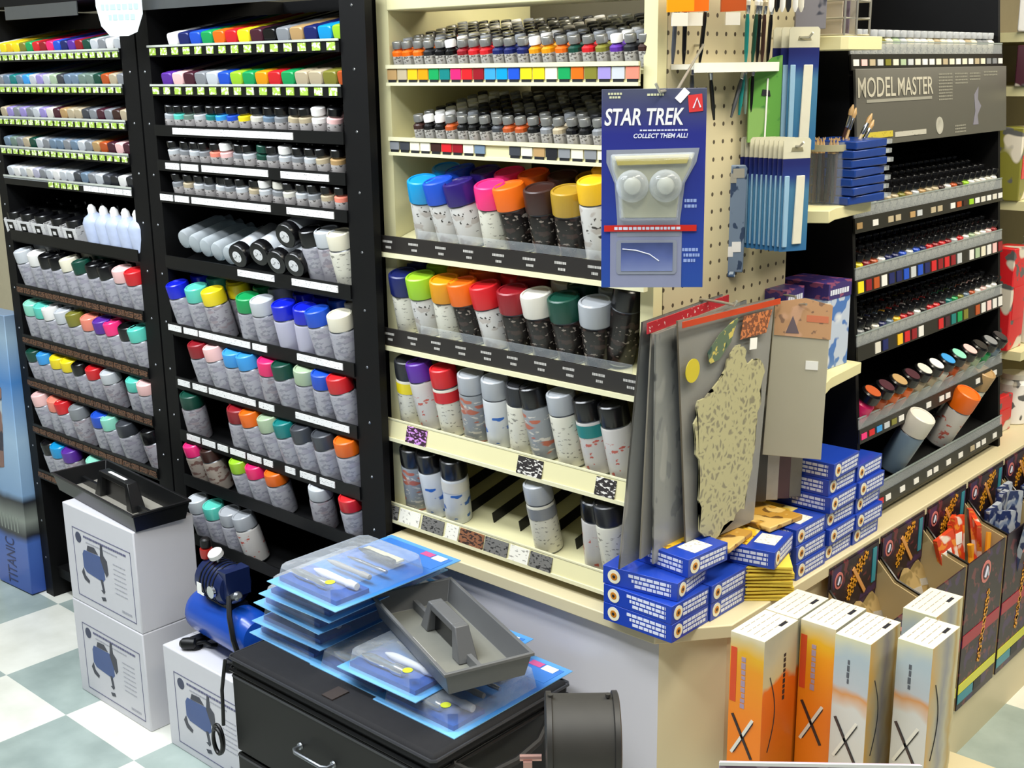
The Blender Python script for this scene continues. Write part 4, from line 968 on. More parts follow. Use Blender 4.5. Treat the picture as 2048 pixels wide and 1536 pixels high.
# ------------------------------------------------------------------ blister packs on the case
CARD = ramp('blister_card', [(0, '74b4e6'), (.30, '3a86d2'), (.7, '2a62b8'), (1, '5aa0dc')], 'Y', -.15, .15, warp=.05, wscale=9, rough=.25)
CARDE = mat('card_edge', '8cc6ee', .3)
def make_blister():
    t = thing('blister_pack', 'x', 'blister pack')
    W_, L_ = .196, .300
    MB().box(-W_ / 2, W_ / 2, -L_ / 2, L_ / 2, 0, .0015, [CARDE, CARD, CARDE, CARDE, CARDE, CARDE]).build('card', t)
    # bubble
    b = MB()
    def ring(w, y0, y1, z, c=.012): return [(-w + c, y0, z), (w - c, y0, z), (w, y0 + c, z), (w, y1 - c, z), (w - c, y1, z), (-w + c, y1, z), (-w, y1 - c, z), (-w, y0 + c, z)]
    rs = [ring(.088, -.142, .075, .0017), ring(.083, -.137, .070, .030), ring(.078, -.132, .065, .0345)]
    vs = [p for r_ in rs for p in r_]; fs = []
    for j in range(2):
        for i in range(8): fs.append((j * 8 + i, j * 8 + (i + 1) % 8, (j + 1) * 8 + (i + 1) % 8, (j + 1) * 8 + i))
    fs.append(tuple(range(16, 24))); b.add(vs, fs, FILM); b.build('clear_bubble', t, bevel=.003)
    MB().box(-.081, .081, -.134, -.060, .002, .010, mat('insert_navy', '2c58aa', .3)).build('insert', t)
    for k, (x, y, l, r, mm) in enumerate(((-.02, -.112, .105, .0095, CHROME), (.015, -.082, .12, .0075, mat('pearl_tool', 'd4d6dc', .2)), (.0, -.040, .12, .0055, mat('grey_grip', '8a8782', .4)), (.01, -.005, .11, .0045, CHROME), (-.01, .035, .10, .006, mat('dark_grip', '2e3238', .4)))):
        M = Matrix.Translation((x, y, .018)) @ Matrix.Rotation(PI / 2, 4, 'Y') @ Matrix.Rotation(RAD(0), 4, 'X')
        MB().lathe([(r * .25, -l / 2), (r * .8, -l / 2 + .015), (r, -l / 2 + .03), (r * .8, l / 2 - .03), (r * 1.1, l / 2 - .02), (r * .9, l / 2)], 14, mm, M).build('airbrush_tool', t)
    MB().box(-.06, .04, .042, .060, .012, .016, mat('cream_slip', 'cfc8a8', .5)).build('paper_slip', t)
    MB().box(-.088, .088, .082, .138, .0016, .0020, mat('card_header', '3c78c8', .3)).build('header', t)
    MB().box(.05, .078, .118, .136, .0021, .0027, PAPER).build('price_sticker', t)
    MB().box(.018, .046, .120, .136, .0021, .0026, mat('pink_tag', 'c8548c', .4)).build('pink_tag', t)
    b = MB(); b.lathe([(.009, 0), (.009, .0006)], 14, mat('sticker_lime', 'c8d23c', .4), Matrix.Translation((.055, -.125, .0352))); b.build('round_sticker', t)
    KIDS[t.name] = list(t.children); return t
BP = make_blister()
spots = [((-1.722, 1.392, .4555), (0, 0, RAD(-1)), 'bottom blue blister pack of the stack at the left end of the case'),
         ((-1.706, 1.388, .4912), (RAD(.5), 0, RAD(1.5)), 'second blue blister pack from the bottom of the left stack'),
         ((-1.690, 1.384, .5290), (0, RAD(.5), RAD(-1)), 'third blue blister pack from the bottom of the left stack'),
         ((-1.655, 1.372, .5660), (0, 0, RAD(1.5)), 'fourth blue blister pack, just under the topmost one'),
         ((-1.612, 1.362, .6030), (0, 0, RAD(-1)), 'topmost blue blister pack of the stack, cream slip inside'),
         ((-1.535, 1.388, .4555), (0, 0, 0), 'blue blister pack flat on the case in the middle, under the grey tray'),
         ((-1.352, 1.378, .4555), (0, 0, RAD(0)), 'blue blister pack flat on the case at the right end'),
         ((-1.438, 1.372, .4912), (0, RAD(0), RAD(1)), 'blue blister pack bridging the middle and right packs under the grey tray')]
for i, (l, r, s_) in enumerate(spots):
    t = BP if i == 0 else copy_tree(BP)
    t.location = l; t.rotation_euler = r; tag(t, s_, 'blister pack')

# ------------------------------------------------------------------ black drum at the bottom edge
c = CAM + (RW @ Vector((1161 - 1024, 1475 - 768, F))) * (1.80 / F)
t = thing('fabric_drum', 'dark grey round drum with rims and a small metal bracket, bottom edge beside the counter', 'drum', c, (0, 0, RAD(42)))
DR = mat('drum_grey', '302e2a', .6, vary=.12); DX = Matrix.Rotation(PI / 2, 4, 'Y')
MB().lathe([(.064, -.046), (.064, .046)], 40, DR, DX).build('barrel', t)
for x, r in ((-.052, .0675), (.046, .0675)):
    MB().lathe([(r - .004, x), (r, x + .0015), (r, x + .009), (r - .004, x + .0105)], 40, mat('drum_rim', '2c2a27', .5), DX).build('rim', t)
for x in (-.044, .040): MB().lathe([(.004, .066), (.004, .071)], 8, DR, Matrix.Translation((x, 0, 0))).build('rivet', t)
br = MB(); br.box(-.085, -.072, -.03, -.012, -.06, -.022, mat('copper_bracket', 'b08a80', .35, .6)); br.tube([(-.090, -.02, -.020), (-.058, -.02, -.020)], .005, mat('copper_bracket', 'b08a80', .35, .6)); br.tube([(-.078, -.021, -.060), (-.078, -.021, -.16)], .004, STEEL); br.build('bracket', t)
MB().lathe([(.03, 0), (.03, .01), (.01, .016), (.01, c.z - .07)], 24, BLACKP, Matrix.Translation((0, 0, -c.z))).build('post', t)

# ------------------------------------------------------------------ hanging packs at the peg board corner
def cam_pos(px, py, depth):
    return CAM + (RW @ Vector((px - 1024, py - 768, F))) * (depth / F)
HOOK = mat('hook_wire', 'b9b6ac', .3, .7)
# the blue science-fiction pack
ang = RAD(38)      # turned towards the aisle
c = cam_pos(1306, 380, 1.78)
W_, H_ = .1500, .2880
t = thing('hanging_blister_pack', 'large blue hanging pack with two clear domes and white STAR TREK lettering', 'hanging pack', c, (0, RAD(-.2), ang))
BLUEC = ramp('pack_blue', [(0, '2a4c9c'), (.25, '2a4298'), (.5, '2a3688'), (.78, '2a2f80'), (.90, '40446e'), (1, '4c5064')], 'Z', -.144, .144, rough=.3)
MB().box(-W_ / 2, W_ / 2, 0, .0016, -H_ / 2, H_ / 2, BLUEC).build('card', t, bevel=.0006)
def shape(poly, y0, y1, m, name, parent, bevel=0):
    SWm = Matrix(((1, 0, 0, 0), (0, 0, 1, 0), (0, 1, 0, 0), (0, 0, 0, 1)))
    return MB().prism(poly, y0, y1, m, SWm).build(name, parent, bevel=bevel)
SILC = mat('frame_silver', '9aa0b0', .3, .3)
shape([(-.068, .058), (.066, .060), (.062, .040), (.046, .010), (.040, -.044), (.040, -.068), (-.052, -.068), (-.052, -.044), (-.056, .010), (-.068, .040)], -.0012, -.0001, SILC, 'silver_frame', t)
shape([(-.060, .050), (.058, .052), (.054, .036), (.039, .006), (.034, -.040), (-.046, -.040), (-.050, .006), (-.060, .036)], -.0020, -.0013, mat('tray_insert', '9b9c86', .35), 'insert', t)
shape([(-.062, -.0585), (.043, -.0585), (.043, -.1436), (-.062, -.1436)], -.0009, -.0001, mat('lower_panel', '868ba6', .35), 'lower_panel', t)
shape([(-.056, .049), (.052, .051), (.048, .038), (-.052, .036)], -.0075, -.0022, mat('gold_strip', 'a89a3a', .35), 'gold_strip', t, .001)
b = MB()
for x in (-.030, .018):
    b.lathe([(.024, .002), (.0235, .006), (.020, .013), (.013, .018), (.005, .020)], 24, clear('dome', rough=.05, base=.18, edge=.85), Matrix.Translation((x, 0, .006)) @ Matrix.Rotation(PI / 2, 4, 'X'))
b.build('clear_domes', t)
b = MB()
for x in (-.030, .018): b.lathe([(.013, .0022), (.011, .009), (.004, .012)], 18, mat('model_part', 'b8baac', .35), Matrix.Translation((x, 0, .006)) @ Matrix.Rotation(PI / 2, 4, 'X'))
b.build('model_halves', t)
bb = MB(); SWm = Matrix(((1, 0, 0, 0), (0, 0, 1, 0), (0, 1, 0, 0), (0, 0, 0, 1)))
q0 = [(-.062, .052), (.060, .054), (.056, .034), (.041, .004), (.036, -.044), (-.048, -.044), (-.052, .004), (-.062, .034)]
q1 = [(x * .90, z * .88) for x, z in q0]
vs = [(x, -.0022, z) for x, z in q0] + [(x, -.024, z) for x, z in q1]
bb.add(vs, [(i, (i + 1) % 8, 8 + (i + 1) % 8, 8 + i) for i in range(8)] + [tuple(range(8, 16))], FILM); bb.build('clear_bubble', t, bevel=.003)
b = MB(); b.box(-.071, .064, -.0030, -.0021, -.060, -.051, mat('band_red', 'c8281c', .35)); b.build('red_band', t)
b = MB(); rnd = random.Random(11); x = -.056
while x < .040: q = rnd.uniform(.003, .007); b.box(x, x + q, -.0035, -.0031, -.0575, -.0535, INKW); x += q + .0015
x = -.02
while x < .045: q = rnd.uniform(.003, .006); b.box(x, x + q, -.0006, -.0002, .0845, .0865, INKW); x += q + .0012
for zz, xa, xb in ((.136, -.066, -.048), (.131, -.064, -.05), (.134, -.010, .014)):
    x = xa
    while x < xb: q = rnd.uniform(.002, .004); b.box(x, x + q, -.0006, -.0002, zz, zz + .003, mat('ink_pale', 'c9cba8', .5)); x += q + .001
for zz, xa, xb in ((-.018, .046, .062), (-.026, .046, .062), (-.090, .044, .066), (-.098, .046, .068), (-.106, .046, .062)):
    x = xa
    while x < xb: q = rnd.uniform(.002, .005); b.box(x, x + q, -.0006, -.0002, zz, zz + .0045, mat('ink_sky', '8fa4d8', .5)); x += q + .001
b.build('small_print', t)
shape([(-.050, -.073), (.034, -.073), (.036, -.076), (.036, -.120), (.033, -.124), (-.050, -.124), (-.053, -.120), (-.053, -.076)], -.0018, -.0010, SILC, 'window_frame', t)
shape([(-.046, -.077), (.030, -.077), (.030, -.119), (-.046, -.119)], -.0024, -.0019, ramp('window_picture', [(0, '7884b0'), (.5, '55639a'), (1, '39446e')], 'Z', -.12, -.076, warp=.02, wscale=30), 'picture', t)
MB().tube([(-.044, -.0026, -.086), (-.024, -.0026, -.088), (-.004, -.0026, -.094), (.010, -.0026, -.104)], .0009, INKW, 6).build('picture_line', t)
text('large_lettering', 'STAR TREK', .02, mat('letter_white', 'e2e2e4', .4), t, (-.071, -.0004, .0925), (PI / 2, 0, 0), fit=(.114, .0245), shear=.18, bold=.0004)
text('small_lettering', 'COLLECT THEM ALL!', .01, INKW, t, (-.029, -.0004, .0745), (PI / 2, 0, 0), fit=(.078, .0065), shear=.2, bold=.0002)
MB().prism([(.050, .110), (.070, .112), (.068, .136), (.048, .134)], -.0010, -.0002, mat('logo_red', 'd23a3a', .35), SWm).build('red_logo_block', t)
MB().tube([(.056, -.0014, .116), (.061, -.0014, .130), (.066, -.0014, .117)], .0012, INKW, 5).build('logo_mark', t)
MB().box(-.010, .010, -.0016, -.0006, -.0055, .0055, PAPER, Matrix.Translation((.040, 0, .134)) @ Matrix.Rotation(RAD(-48), 4, 'Y')).build('price_sticker', t)
top = Matrix.Translation(c) @ Euler((0, 0, ang)).to_matrix().to_4x4() @ Vector((.012, 0, .139))
h = tag(MB().tube([(XP, 1.70, 1.530), (XP + .03, 1.68, 1.530), (top.x + .004, top.y + .03, top.z + .003), (top.x + .001, top.y - .010, top.z + .001), (top.x, top.y - .018, top.z + .012)], .0022, HOOK).build('display_hook'),
        'thin wire hook carrying the large blue pack at the peg board corner', 'hook')

# long flat bags hanging face outward (+X) on one hook
SWX = Matrix(((0, 0, 1, 0), (1, 0, 0, 0), (0, 1, 0, 0), (0, 0, 0, 1)))     # (u, v, w) -> (y, z, x)
def flat_bag(name, X, quad, m, label, cat, film=True, t0=.003):
    """quad: four (Y, Z) corners, lower-left first"""
    t = thing(name, label, cat, (X, 0, 0))
    MB().prism(quad, -t0, 0, m, SWX).build('sheet', t)
    if film:
        k = 9; P = [Vector((q[0], q[1])) for q in quad]; vs = []; fs = []
        rnd = random.Random(int(abs(X) * 1e4))
        for j in range(k + 1):
            for i in range(k + 1):
                u, v = i / k, j / k
                p = (P[0] * (1 - u) + P[1] * u) * (1 - v) + (P[3] * (1 - u) + P[2] * u) * v
                e = math.sin(u * PI) * math.sin(v * PI)
                vs.append((.0006 + .007 * e + rnd.uniform(0, .0025) * e, p.x, p.y))
        for j in range(k):
            for i in range(k): fs.append((j * (k + 1) + i, j * (k + 1) + i + 1, (j + 1) * (k + 1) + i + 1, (j + 1) * (k + 1) + i))
        MB().add(vs, fs, clear('bag_film', base=.10, edge=.5, rough=.15)).build('clear_bag', t)
    return t
BG = marks('bag_charcoal', '3c3a34', '77736a', (12, 12, 4), .56, ink2='55524a')
BG2 = marks('bag_grey', '6b6a62', '3a3a36', (30, 30, 16), .56, ink2='8a887e')
BG3 = marks('bag_tan', '857f70', '6a6456', (10, 10, 5), .56, ink2='968f80')
def bagset(X, y0, y1, z0, z1, lean, slope, m, head, hh, label, name='hanging_bag', slopeb=None):
    quad = [(y0 + lean, z0), (y1 + lean * .6, z0 + (slopeb if slopeb is not None else slope)), (y1, z1 + slope), (y0, z1)]
    t = flat_bag(name, X, quad, m, label, 'hanging bag')
    if head:
        MB().prism([(y0 - .002, z1 - hh), (y1 + .002, z1 - hh + slope), (y1 + .002, z1 + slope), (y0 - .002, z1)], .0095, .0115, head, SWX).build('header', t)
    return t
REDH = marks('header_red', 'b92a34', 'e8c8c4', (150, 150, 200), .66)
bagset(-1.139, 1.565, 1.800, .690, 1.100, -.055, .012, BG, REDH, .018, 'rearmost dark bag with red header hanging at the peg board corner')
bagset(-1.124, 1.570, 1.820, .700, 1.082, -.022, .016, BG3, mat('header_lilac', '8a8fb4', .4), .016, 'taupe bag with lilac header hanging second from the peg board')
bagset(-1.109, 1.560, 1.830, .690, 1.085, .004, .016, BG2, None, 0, 'grey bag with dark speckled sheet hanging behind the stencil bag')
# front bag with a lacy cream stencil
X = -1.090
quad = [(1.632, .702), (1.850, .688), (1.892, 1.098), (1.592, 1.104)]
t = flat_bag('stencil_bag', X, quad, mat('bag_sheet', '655c4c', .4, vary=.15, scale=12), 'front hanging bag showing a lacy cream stencil under an orange-edged header', 'hanging bag')
MB().prism([(1.590, 1.094), (1.894, 1.088), (1.894, 1.098), (1.590, 1.104)], .0100, .0115, mat('header_orange', 'c0401c', .4), SWX).build('header_edge', t)
def lace():
    m = bpy.data.materials.new('lace_cream'); nt, b = nodes(m); N = nt.nodes; L = nt.links
    tc = N.new('ShaderNodeTexCoord'); v = N.new('ShaderNodeTexVoronoi'); v.feature = 'DISTANCE_TO_EDGE'; v.inputs['Scale'].default_value = 70
    n = N.new('ShaderNodeTexNoise'); n.inputs['Scale'].default_value = 30
    mx0 = N.new('ShaderNodeVectorMath'); mx0.operation = 'MULTIPLY_ADD'; mx0.inputs[1].default_value = (.04, .04, .04)
    L.new(tc.outputs['Object'], n.inputs['Vector']); L.new(n.outputs['Color'], mx0.inputs[0]); L.new(tc.outputs['Object'], mx0.inputs[2]); L.new(mx0.outputs[0], v.inputs['Vector'])
    g = N.new('ShaderNodeMapRange'); g.inputs['From Min'].default_value = .16; g.inputs['From Max'].default_value = .30; L.new(v.outputs['Distance'], g.inputs['Value'])
    mx = N.new('ShaderNodeMix'); mx.data_type = 'RGBA'; mx.inputs[6].default_value = (*lin('b3ae86'), 1); mx.inputs[7].default_value = (*lin('85806a'), 1)
    L.new(g.outputs[0], mx.inputs[0]); L.new(mx.outputs[2], b.inputs['Base Color']); b.inputs['Roughness'].default_value = .35
    return m
rnd = random.Random(4); out = []
base = [(1.655, .735), (1.690, .700), (1.745, .718), (1.790, .735), (1.812, .80), (1.822, .87), (1.838, .94), (1.842, .99), (1.815, 1.005), (1.790, 1.000), (1.765, 1.035), (1.735, 1.030), (1.715, 1.000), (1.690, .985), (1.672, .965), (1.640, .965), (1.632, .93), (1.640, .86), (1.648, .80)]
for i, p in enumerate(base):
    q = base[(i + 1) % len(base)]
    for k in range(4):
        f = k / 4; out.append((p[0] + (q[0] - p[0]) * f + rnd.uniform(-.006, .006), p[1] + (q[1] - p[1]) * f + rnd.uniform(-.006, .006)))
def hull_lace():
    bm = bmesh.new(); vs = [bm.verts.new((.0105, y, z)) for y, z in out]; f = bm.faces.new(vs)
    bmesh.ops.triangulate(bm, faces=[f]); r_ = bmesh.ops.extrude_face_region(bm, geom=bm.faces[:]); bmesh.ops.translate(bm, verts=[v for v in r_['geom'] if isinstance(v, bmesh.types.BMVert)], vec=(.003, 0, 0))
    bmesh.ops.recalc_face_normals(bm, faces=bm.faces); me = bpy.data.meshes.new('stencil'); bm.to_mesh(me); bm.free(); me.materials.append(lace()); return me
o = bpy.data.objects.new('lace_stencil', hull_lace()); C.objects.link(o); o.parent = t
MB().prism([(1.665, 1.040), (1.700, 1.066), (1.735, 1.080), (1.760, 1.086), (1.745, 1.066), (1.735, 1.046), (1.700, 1.022), (1.672, 1.020)], .010, .0112, marks('picture_green', '5c6e58', 'c8b860', (60, 60, 60), .54, ink2='2f4a44'), SWX).build('picture', t)
MB().prism([(1.765, 1.045), (1.850, 1.043), (1.868, 1.082), (1.775, 1.084)], .0098, .0108, marks('text_block_rust', '7a4a34', 'c87a4a', (30, 120, 160), .5), SWX).build('text_block', t)
MB().lathe([(.020, .0103), (.020, .0115)], 20, mat('sticker_yellow', 'c9b830', .4), Matrix.Translation((0, 1.622, 1.018)) @ Matrix.Rotation(PI / 2, 4, 'Y')).build('round_sticker', t)
MB().prism([(1.795, 1.022), (1.818, 1.020), (1.819, 1.040), (1.796, 1.042)], .0112, .0120, PAPER, SWX).build('price_sticker', t)
tag(MB().tube([(XP, 1.735, 1.112), (-1.10, 1.735, 1.112), (-1.075, 1.735, 1.110), (-1.070, 1.735, 1.118)], .0025, HOOK).build('display_hook'), 'wire hook carrying the long flat bags below the blue pack', 'hook')
# grey bag with peach header facing the aisle
c = onY(1608, 605, 1.93)
t = thing('hanging_bag', 'plain grey hanging bag with peach header and white price sticker', 'hanging bag', (c.x, 1.93, c.z), (0, 0, RAD(30)))
GB = mat('bag_plain', 'b5b09c', .45, vary=.05, scale=10)
shape([(-.062, -.288), (.044, -.292), (.048, -.001), (-.050, 0)], 0, .004, GB, 'bag', t, .001)
MB().add([(-.062, .002, -.288), (-.050, .002, 0), (-.068, .05, -.005), (-.092, .05, -.290), (-.060, .004, -.288), (-.048, .004, 0), (-.066, .052, -.005), (-.090, .052, -.290)],
         [(0, 1, 2, 3), (7, 6, 5, 4), (0, 4, 5, 1), (1, 5, 6, 2), (2, 6, 7, 3), (3, 7, 4, 0)], mat('bag_fold', '7e7967', .45)).build('folded_side', t)
shape([(-.050, -.060), (.049, -.066), (.050, -.004), (.002, .008), (-.050, 0)], -.0022, -.0002, marks('header_peach', 'c69a72', '8f6f5a', (50, 50, 50), .58, ink2='d4a888'), 'header', t)
shape([(-.030, -.056), (-.018, -.024), (-.006, -.056)], -.0028, -.0023, mat('logo_grey', '6d6068', .5), 'logo', t)
shape([(.006, -.034), (.044, -.036), (.044, -.024), (.006, -.022)], -.0028, -.0023, mat('print_coral', 'd07a58', .5), 'red_print', t)
shape([(.008, -.122), (.030, -.123), (.030, -.107), (.008, -.106)], -.0016, -.0002, PAPER, 'price_sticker', t)
tag(MB().tube([(XP, 1.960, 1.093), (-1.08, 1.948, 1.093), (c.x - .01, 1.927, c.z - .004), (c.x + .012, 1.917, c.z)], .0022, HOOK).build('display_hook'), 'wire hook carrying the grey bag with the peach header', 'hook')
# low hanging bags of blue and clear strips behind
for k in range(5):
    y = 1.885 + .022 * k
    t = thing('strip_bag', f'{["blue", "dark", "clear", "maroon", "grey"][k]} slim hanging bag low behind the grey bag, {ORD[k + 1]} from the left', 'hanging bag', (-1.128 + .012 * k, y, .705), (0, 0, RAD(60)))
    shape([(-.018, 0), (.018, -.004), (.020, .20), (-.018, .20)], 0, .006, mat(['strip_blue', 'strip_dark', 'strip_clear', 'strip_maroon', 'strip_grey'][k], ['4a5c9a', '34302e', '97928a', '4a3034', '6a655c'][k], .3, vary=.2), 'sheet', t, .0015)
    shape([(-.016, .185), (.018, .185), (.018, .205), (-.016, .205)], -.001, -.0002, WHITE, 'header', t)

# hanging brush cards: one fan of ten, one group of three
CB1 = ramp('brush_card', [(0, '2c5f96'), (.30, '3d7296'), (.60, '48789a'), (.70, '28397a'), (.80, '242a66'), (1, '262a60')], 'Z', -.215, 0, rough=.3)
def brush_card(X, Y, z, label, group, h=.19, w=.062, rz=60, front=False):
    t = thing('brush_card', label, 'brush pack', (X, Y, z), (0, 0, RAD(rz)), group)
    shape([(-w / 2, -h), (w / 2, -h), (w / 2, -.034), (-w / 2, -.034)], 0, .0022, CB1, 'card', t)
    shape([(-w / 2, -.0336), (w / 2, -.0336), (w / 2, -.004), (w / 2 - .004, 0), (-w / 2 + .004, 0), (-w / 2, -.004)], 0, .0022, mat('clear_header', 'cfcbb4', .25), 'header', t)
    if front:
        shape([(-.004, -h + .012), (.014, -h + .012), (.016, -.062), (.0, -.062)], -.0035, -.0002, mat('brush_sleeve', 'd8d4c2', .35), 'white_sleeve', t, .001)
        shape([(-.012, -.022), (.012, -.022), (.010, -.015), (-.010, -.015)], -.0006, -.0002, mat('slot_shadow', '8a8468', .6), 'hang_slot', t)
    shape([(-.024, -h + .008), (-.015, -h + .008), (-.015, -.062), (-.024, -.062)], -.004, -.0002, mat('brush_handle', '8fb2cc', .3), 'brush_handle', t, .001)
    return t
for k in range(10):
    X = -1.130 + .0098 * k
    brush_card(X, 1.872 - .001 * k, 1.379, 'blue brush card, rightmost and nearest of the fan hanging under the white rail' if k == 9 else f'blue brush card in the fan on the peg board, {ORD[k + 1]} from the left', None, front=(k == 9), rz=64, w=.054)
tag(MB().tube([(XP, 1.868, 1.366), (-1.036, 1.860, 1.366), (-1.028, 1.858, 1.373)], .0022, HOOK).build('display_hook'), 'wire hook carrying the fan of ten blue brush cards', 'hook')
for k in range(3):
    brush_card(-1.104 + .016 * k, 1.925, 1.560, f'tall blue brush card high on the peg board, {ORD[k + 1]} from the left', None, h=.205, w=.054, rz=56 if k < 2 else 50, front=(k == 2))
tag(MB().tube([(XP, 1.925, 1.543), (-1.06, 1.918, 1.543), (-1.052, 1.916, 1.550)], .0022, HOOK).build('display_hook'), 'wire hook carrying the three tall blue brush cards', 'hook')
for k in range(4):      # dark and speckled packs left of the fan
    t = thing('slim_pack', f'{["charcoal", "speckled navy", "blue foil", "steel blue"][k]} slim pack hanging between the blue pack and the brush cards', 'hanging pack', onY([1425, 1445, 1462, 1478][k], [330, 330, 340, 330][k], 1.80 + .01 * k), (0, 0, RAD(48)))
    shape([(-.016, -.185), (.014, -.187), (.016, -.006), (.012, 0), (-.014, 0)], 0, .008, marks(['slim_charcoal', 'slim_navy', 'slim_foil', 'slim_steel'][k], ['3c3b3a', '2c3a5c', '4a6488', '6f7f94'][k], ['6a6a68', 'b8c4d4', 'c9d6e2', '31415c'][k], (60, 60, 40), .56), 'pack', t, .002)
    shape([(-.008, -.150), (.008, -.150), (.008, -.132), (-.008, -.132)], -.001, -.0002, WHITE if k != 1 else mat('tag_red2', 'a0484a', .4), 'sticker', t)
    shape([(-.010, -.022), (.010, -.022), (.010, -.006), (-.010, -.006)], -.001, -.0002, mat('grey_tab', '9a968a', .4), 'hang_tab', t)

# white rail with brushes on the peg board
t = thing('brush_rail', 'white rail with round brushes standing in it on the upper peg board', 'rail')
MB().box(XP + .0005, -1.100, 1.635, 1.890, 1.493, 1.501, mat('rail_cream', 'e6e2d2', .4)).build('rail', t)
MB().box(-1.0995, -1.0985, 1.635, 1.890, 1.488, 1.503, mat('rail_edge', 'f0eee4', .35)).build('clear_lip', t)
def brush(x, y, z, lean, hc, label, l=.12, yaw=0, tip='cream'):
    t = thing('paint_brush', label, 'brush', (x, y, z), (lean, RAD(2), yaw))
    MB().lathe([(.0018, 0), (.0034, .02), (.0036, l * .62), (.0026, l * .75)], 10, cm(hc)).build('handle', t)
    MB().lathe([(.0030, l * .752), (.0036, l * .76), (.0042, l * .88)], 10, CHROME).build('ferrule', t)
    MB().lathe([(.0040, l * .882), (.0050, l * .94), (.0012, l)], 10, cm(tip, .7)).build('bristles', t)
for k, (px, hc, tp_) in enumerate([(1356, 'darkgrey', 'white'), (1378, 'black', 'offwhite'), (1410, 'black', 'beige'), (1502, 'teal', 'offwhite'), (1515, 'darkgreen', 'white'), (1524, 'black', 'offwhite'), (1534, 'brown', 'beige'), (1545, 'black', 'offwhite')]):
    p = onX(px, 120, -1.11); brush(-1.120, p.y, 1.5015, RAD(-6 if k == 2 else random.uniform(-3, 3)), hc, f'{nice(hc)} handled brush, {ORD[k + 1]} from the left in the white rail', l=.105, tip=tp_)
for k, (px, py, ln, hc) in enumerate([(1383, 235, 4, 'darkgrey'), (1428, 240, 14, 'black'), (1462, 235, -22, 'darkgrey'), (1478, 230, -6, 'teal'), (1490, 228, 6, 'greygreen'), (1500, 232, 0, 'black')]):
    p = onX(px, py, -1.125)
    brush(-1.125, p.y, p.z, RAD(ln), hc, f'{nice(hc)} brush hanging below the white rail, {ORD[k + 1]} from the left', l=.088, tip='beige')
for k, (px, c_) in enumerate([(1362, 'amber'), (1392, 'orange'), (1468, 'rust')]):
    p = onX(px, 8, -1.10)
    t = thing('hanging_card', f'{nice(c_)} card hanging at the top edge above the peg board brushes', 'hanging pack', (p.x, p.y, p.z - .012), (0, 0, RAD(60)))
    shape([(-.022, 0), (.022, .002), (.022, .07), (-.022, .07)], 0, .004, cm(c_), 'card', t); shape([(-.014, -.020), (.012, -.020), (.012, -.0005), (-.014, -.0005)], 0, .003, cm('offwhite'), 'tab', t)
# green card on the peg board
t = thing('green_card', 'bright green hanging card at the right edge of the peg board', 'hanging pack', onX(1532, 205, -1.11), (0, 0, RAD(64)))
GC = marks('green_print', '5a9440', '3f7a3a', (30, 30, 30), .6, ink2='7fa85c')
shape([(-.034, -.066), (.030, -.068), (.030, .078), (.010, .074), (-.034, .040)], 0, .003, GC, 'card', t)
shape([(-.002, -.060), (.001, -.060), (.003, .04), (.0, .04)], -.0012, -.0002, WHITE, 'white_line', t)
shape([(-.010, .012), (.008, .010), (.006, .020), (-.008, .022)], -.0012, -.0002, INKB, 'dark_mark', t)
# white pens hanging at the top
for k, (px, c_) in enumerate([(1542, 'white'), (1553, 'black'), (1564, 'white'), (1576, 'charcoal'), (1590, 'white'), (1602, 'offwhite')]):
    p = onX(px, 24, -1.04)
    t = thing('marker_pen', f'{nice(c_)} pen hanging at the top edge, {ORD[k + 1]} from the left', 'pen', (p.x, p.y, p.z), (RAD(random.uniform(-4, 4)), 0, 0))
    MB().lathe([(.0015, 0), (.0045, .008), (.0048, .045), (.0048, .11)], 12, cm(c_)).build('barrel', t)
    MB().lathe([(.0054, .1105), (.0054, .15)], 12, cm('charcoal' if c_ in ('white', 'offwhite') else 'white')).build('cap', t)

# ------------------------------------------------------------------ middle bay: end shelves, cups, cartons
def end_shelf(z, y0, label, th=.022, X1=-1.052):
    return tag(MB().prism([(-1.30, y0 - .03), (X1 - .045, y0 - .03), (X1 + .026, y0 + .012), (X1 + .012, y0 + .06), (X1, 2.170), (-1.30, 2.170)], z - th, z, CREAMM).build('end_shelf', bevel=.0015), label, 'shelf')
end_shelf(1.250, 1.945, 'cream end shelf holding the brush tub beside the model paint rack')
end_shelf(.934, 1.965, 'cream end shelf holding the blue and white cartons')
tag(MB().prism([(-1.30, 2.03), (-1.06, 2.03), (-1.05, 2.04), (-1.05, 2.170), (-1.30, 2.170)], 1.522, 1.546, CREAMM).build('end_shelf', bevel=.0015), 'uppermost cream end shelf level with the top of the model paint sign', 'shelf')
bp = tag(MB().box(-1.312, -1.302, 2.025, 2.180, .5805, 1.80, BLACK).build('bay_back'), 'black back panel of the bay between peg board and model paint rack', 'panel')
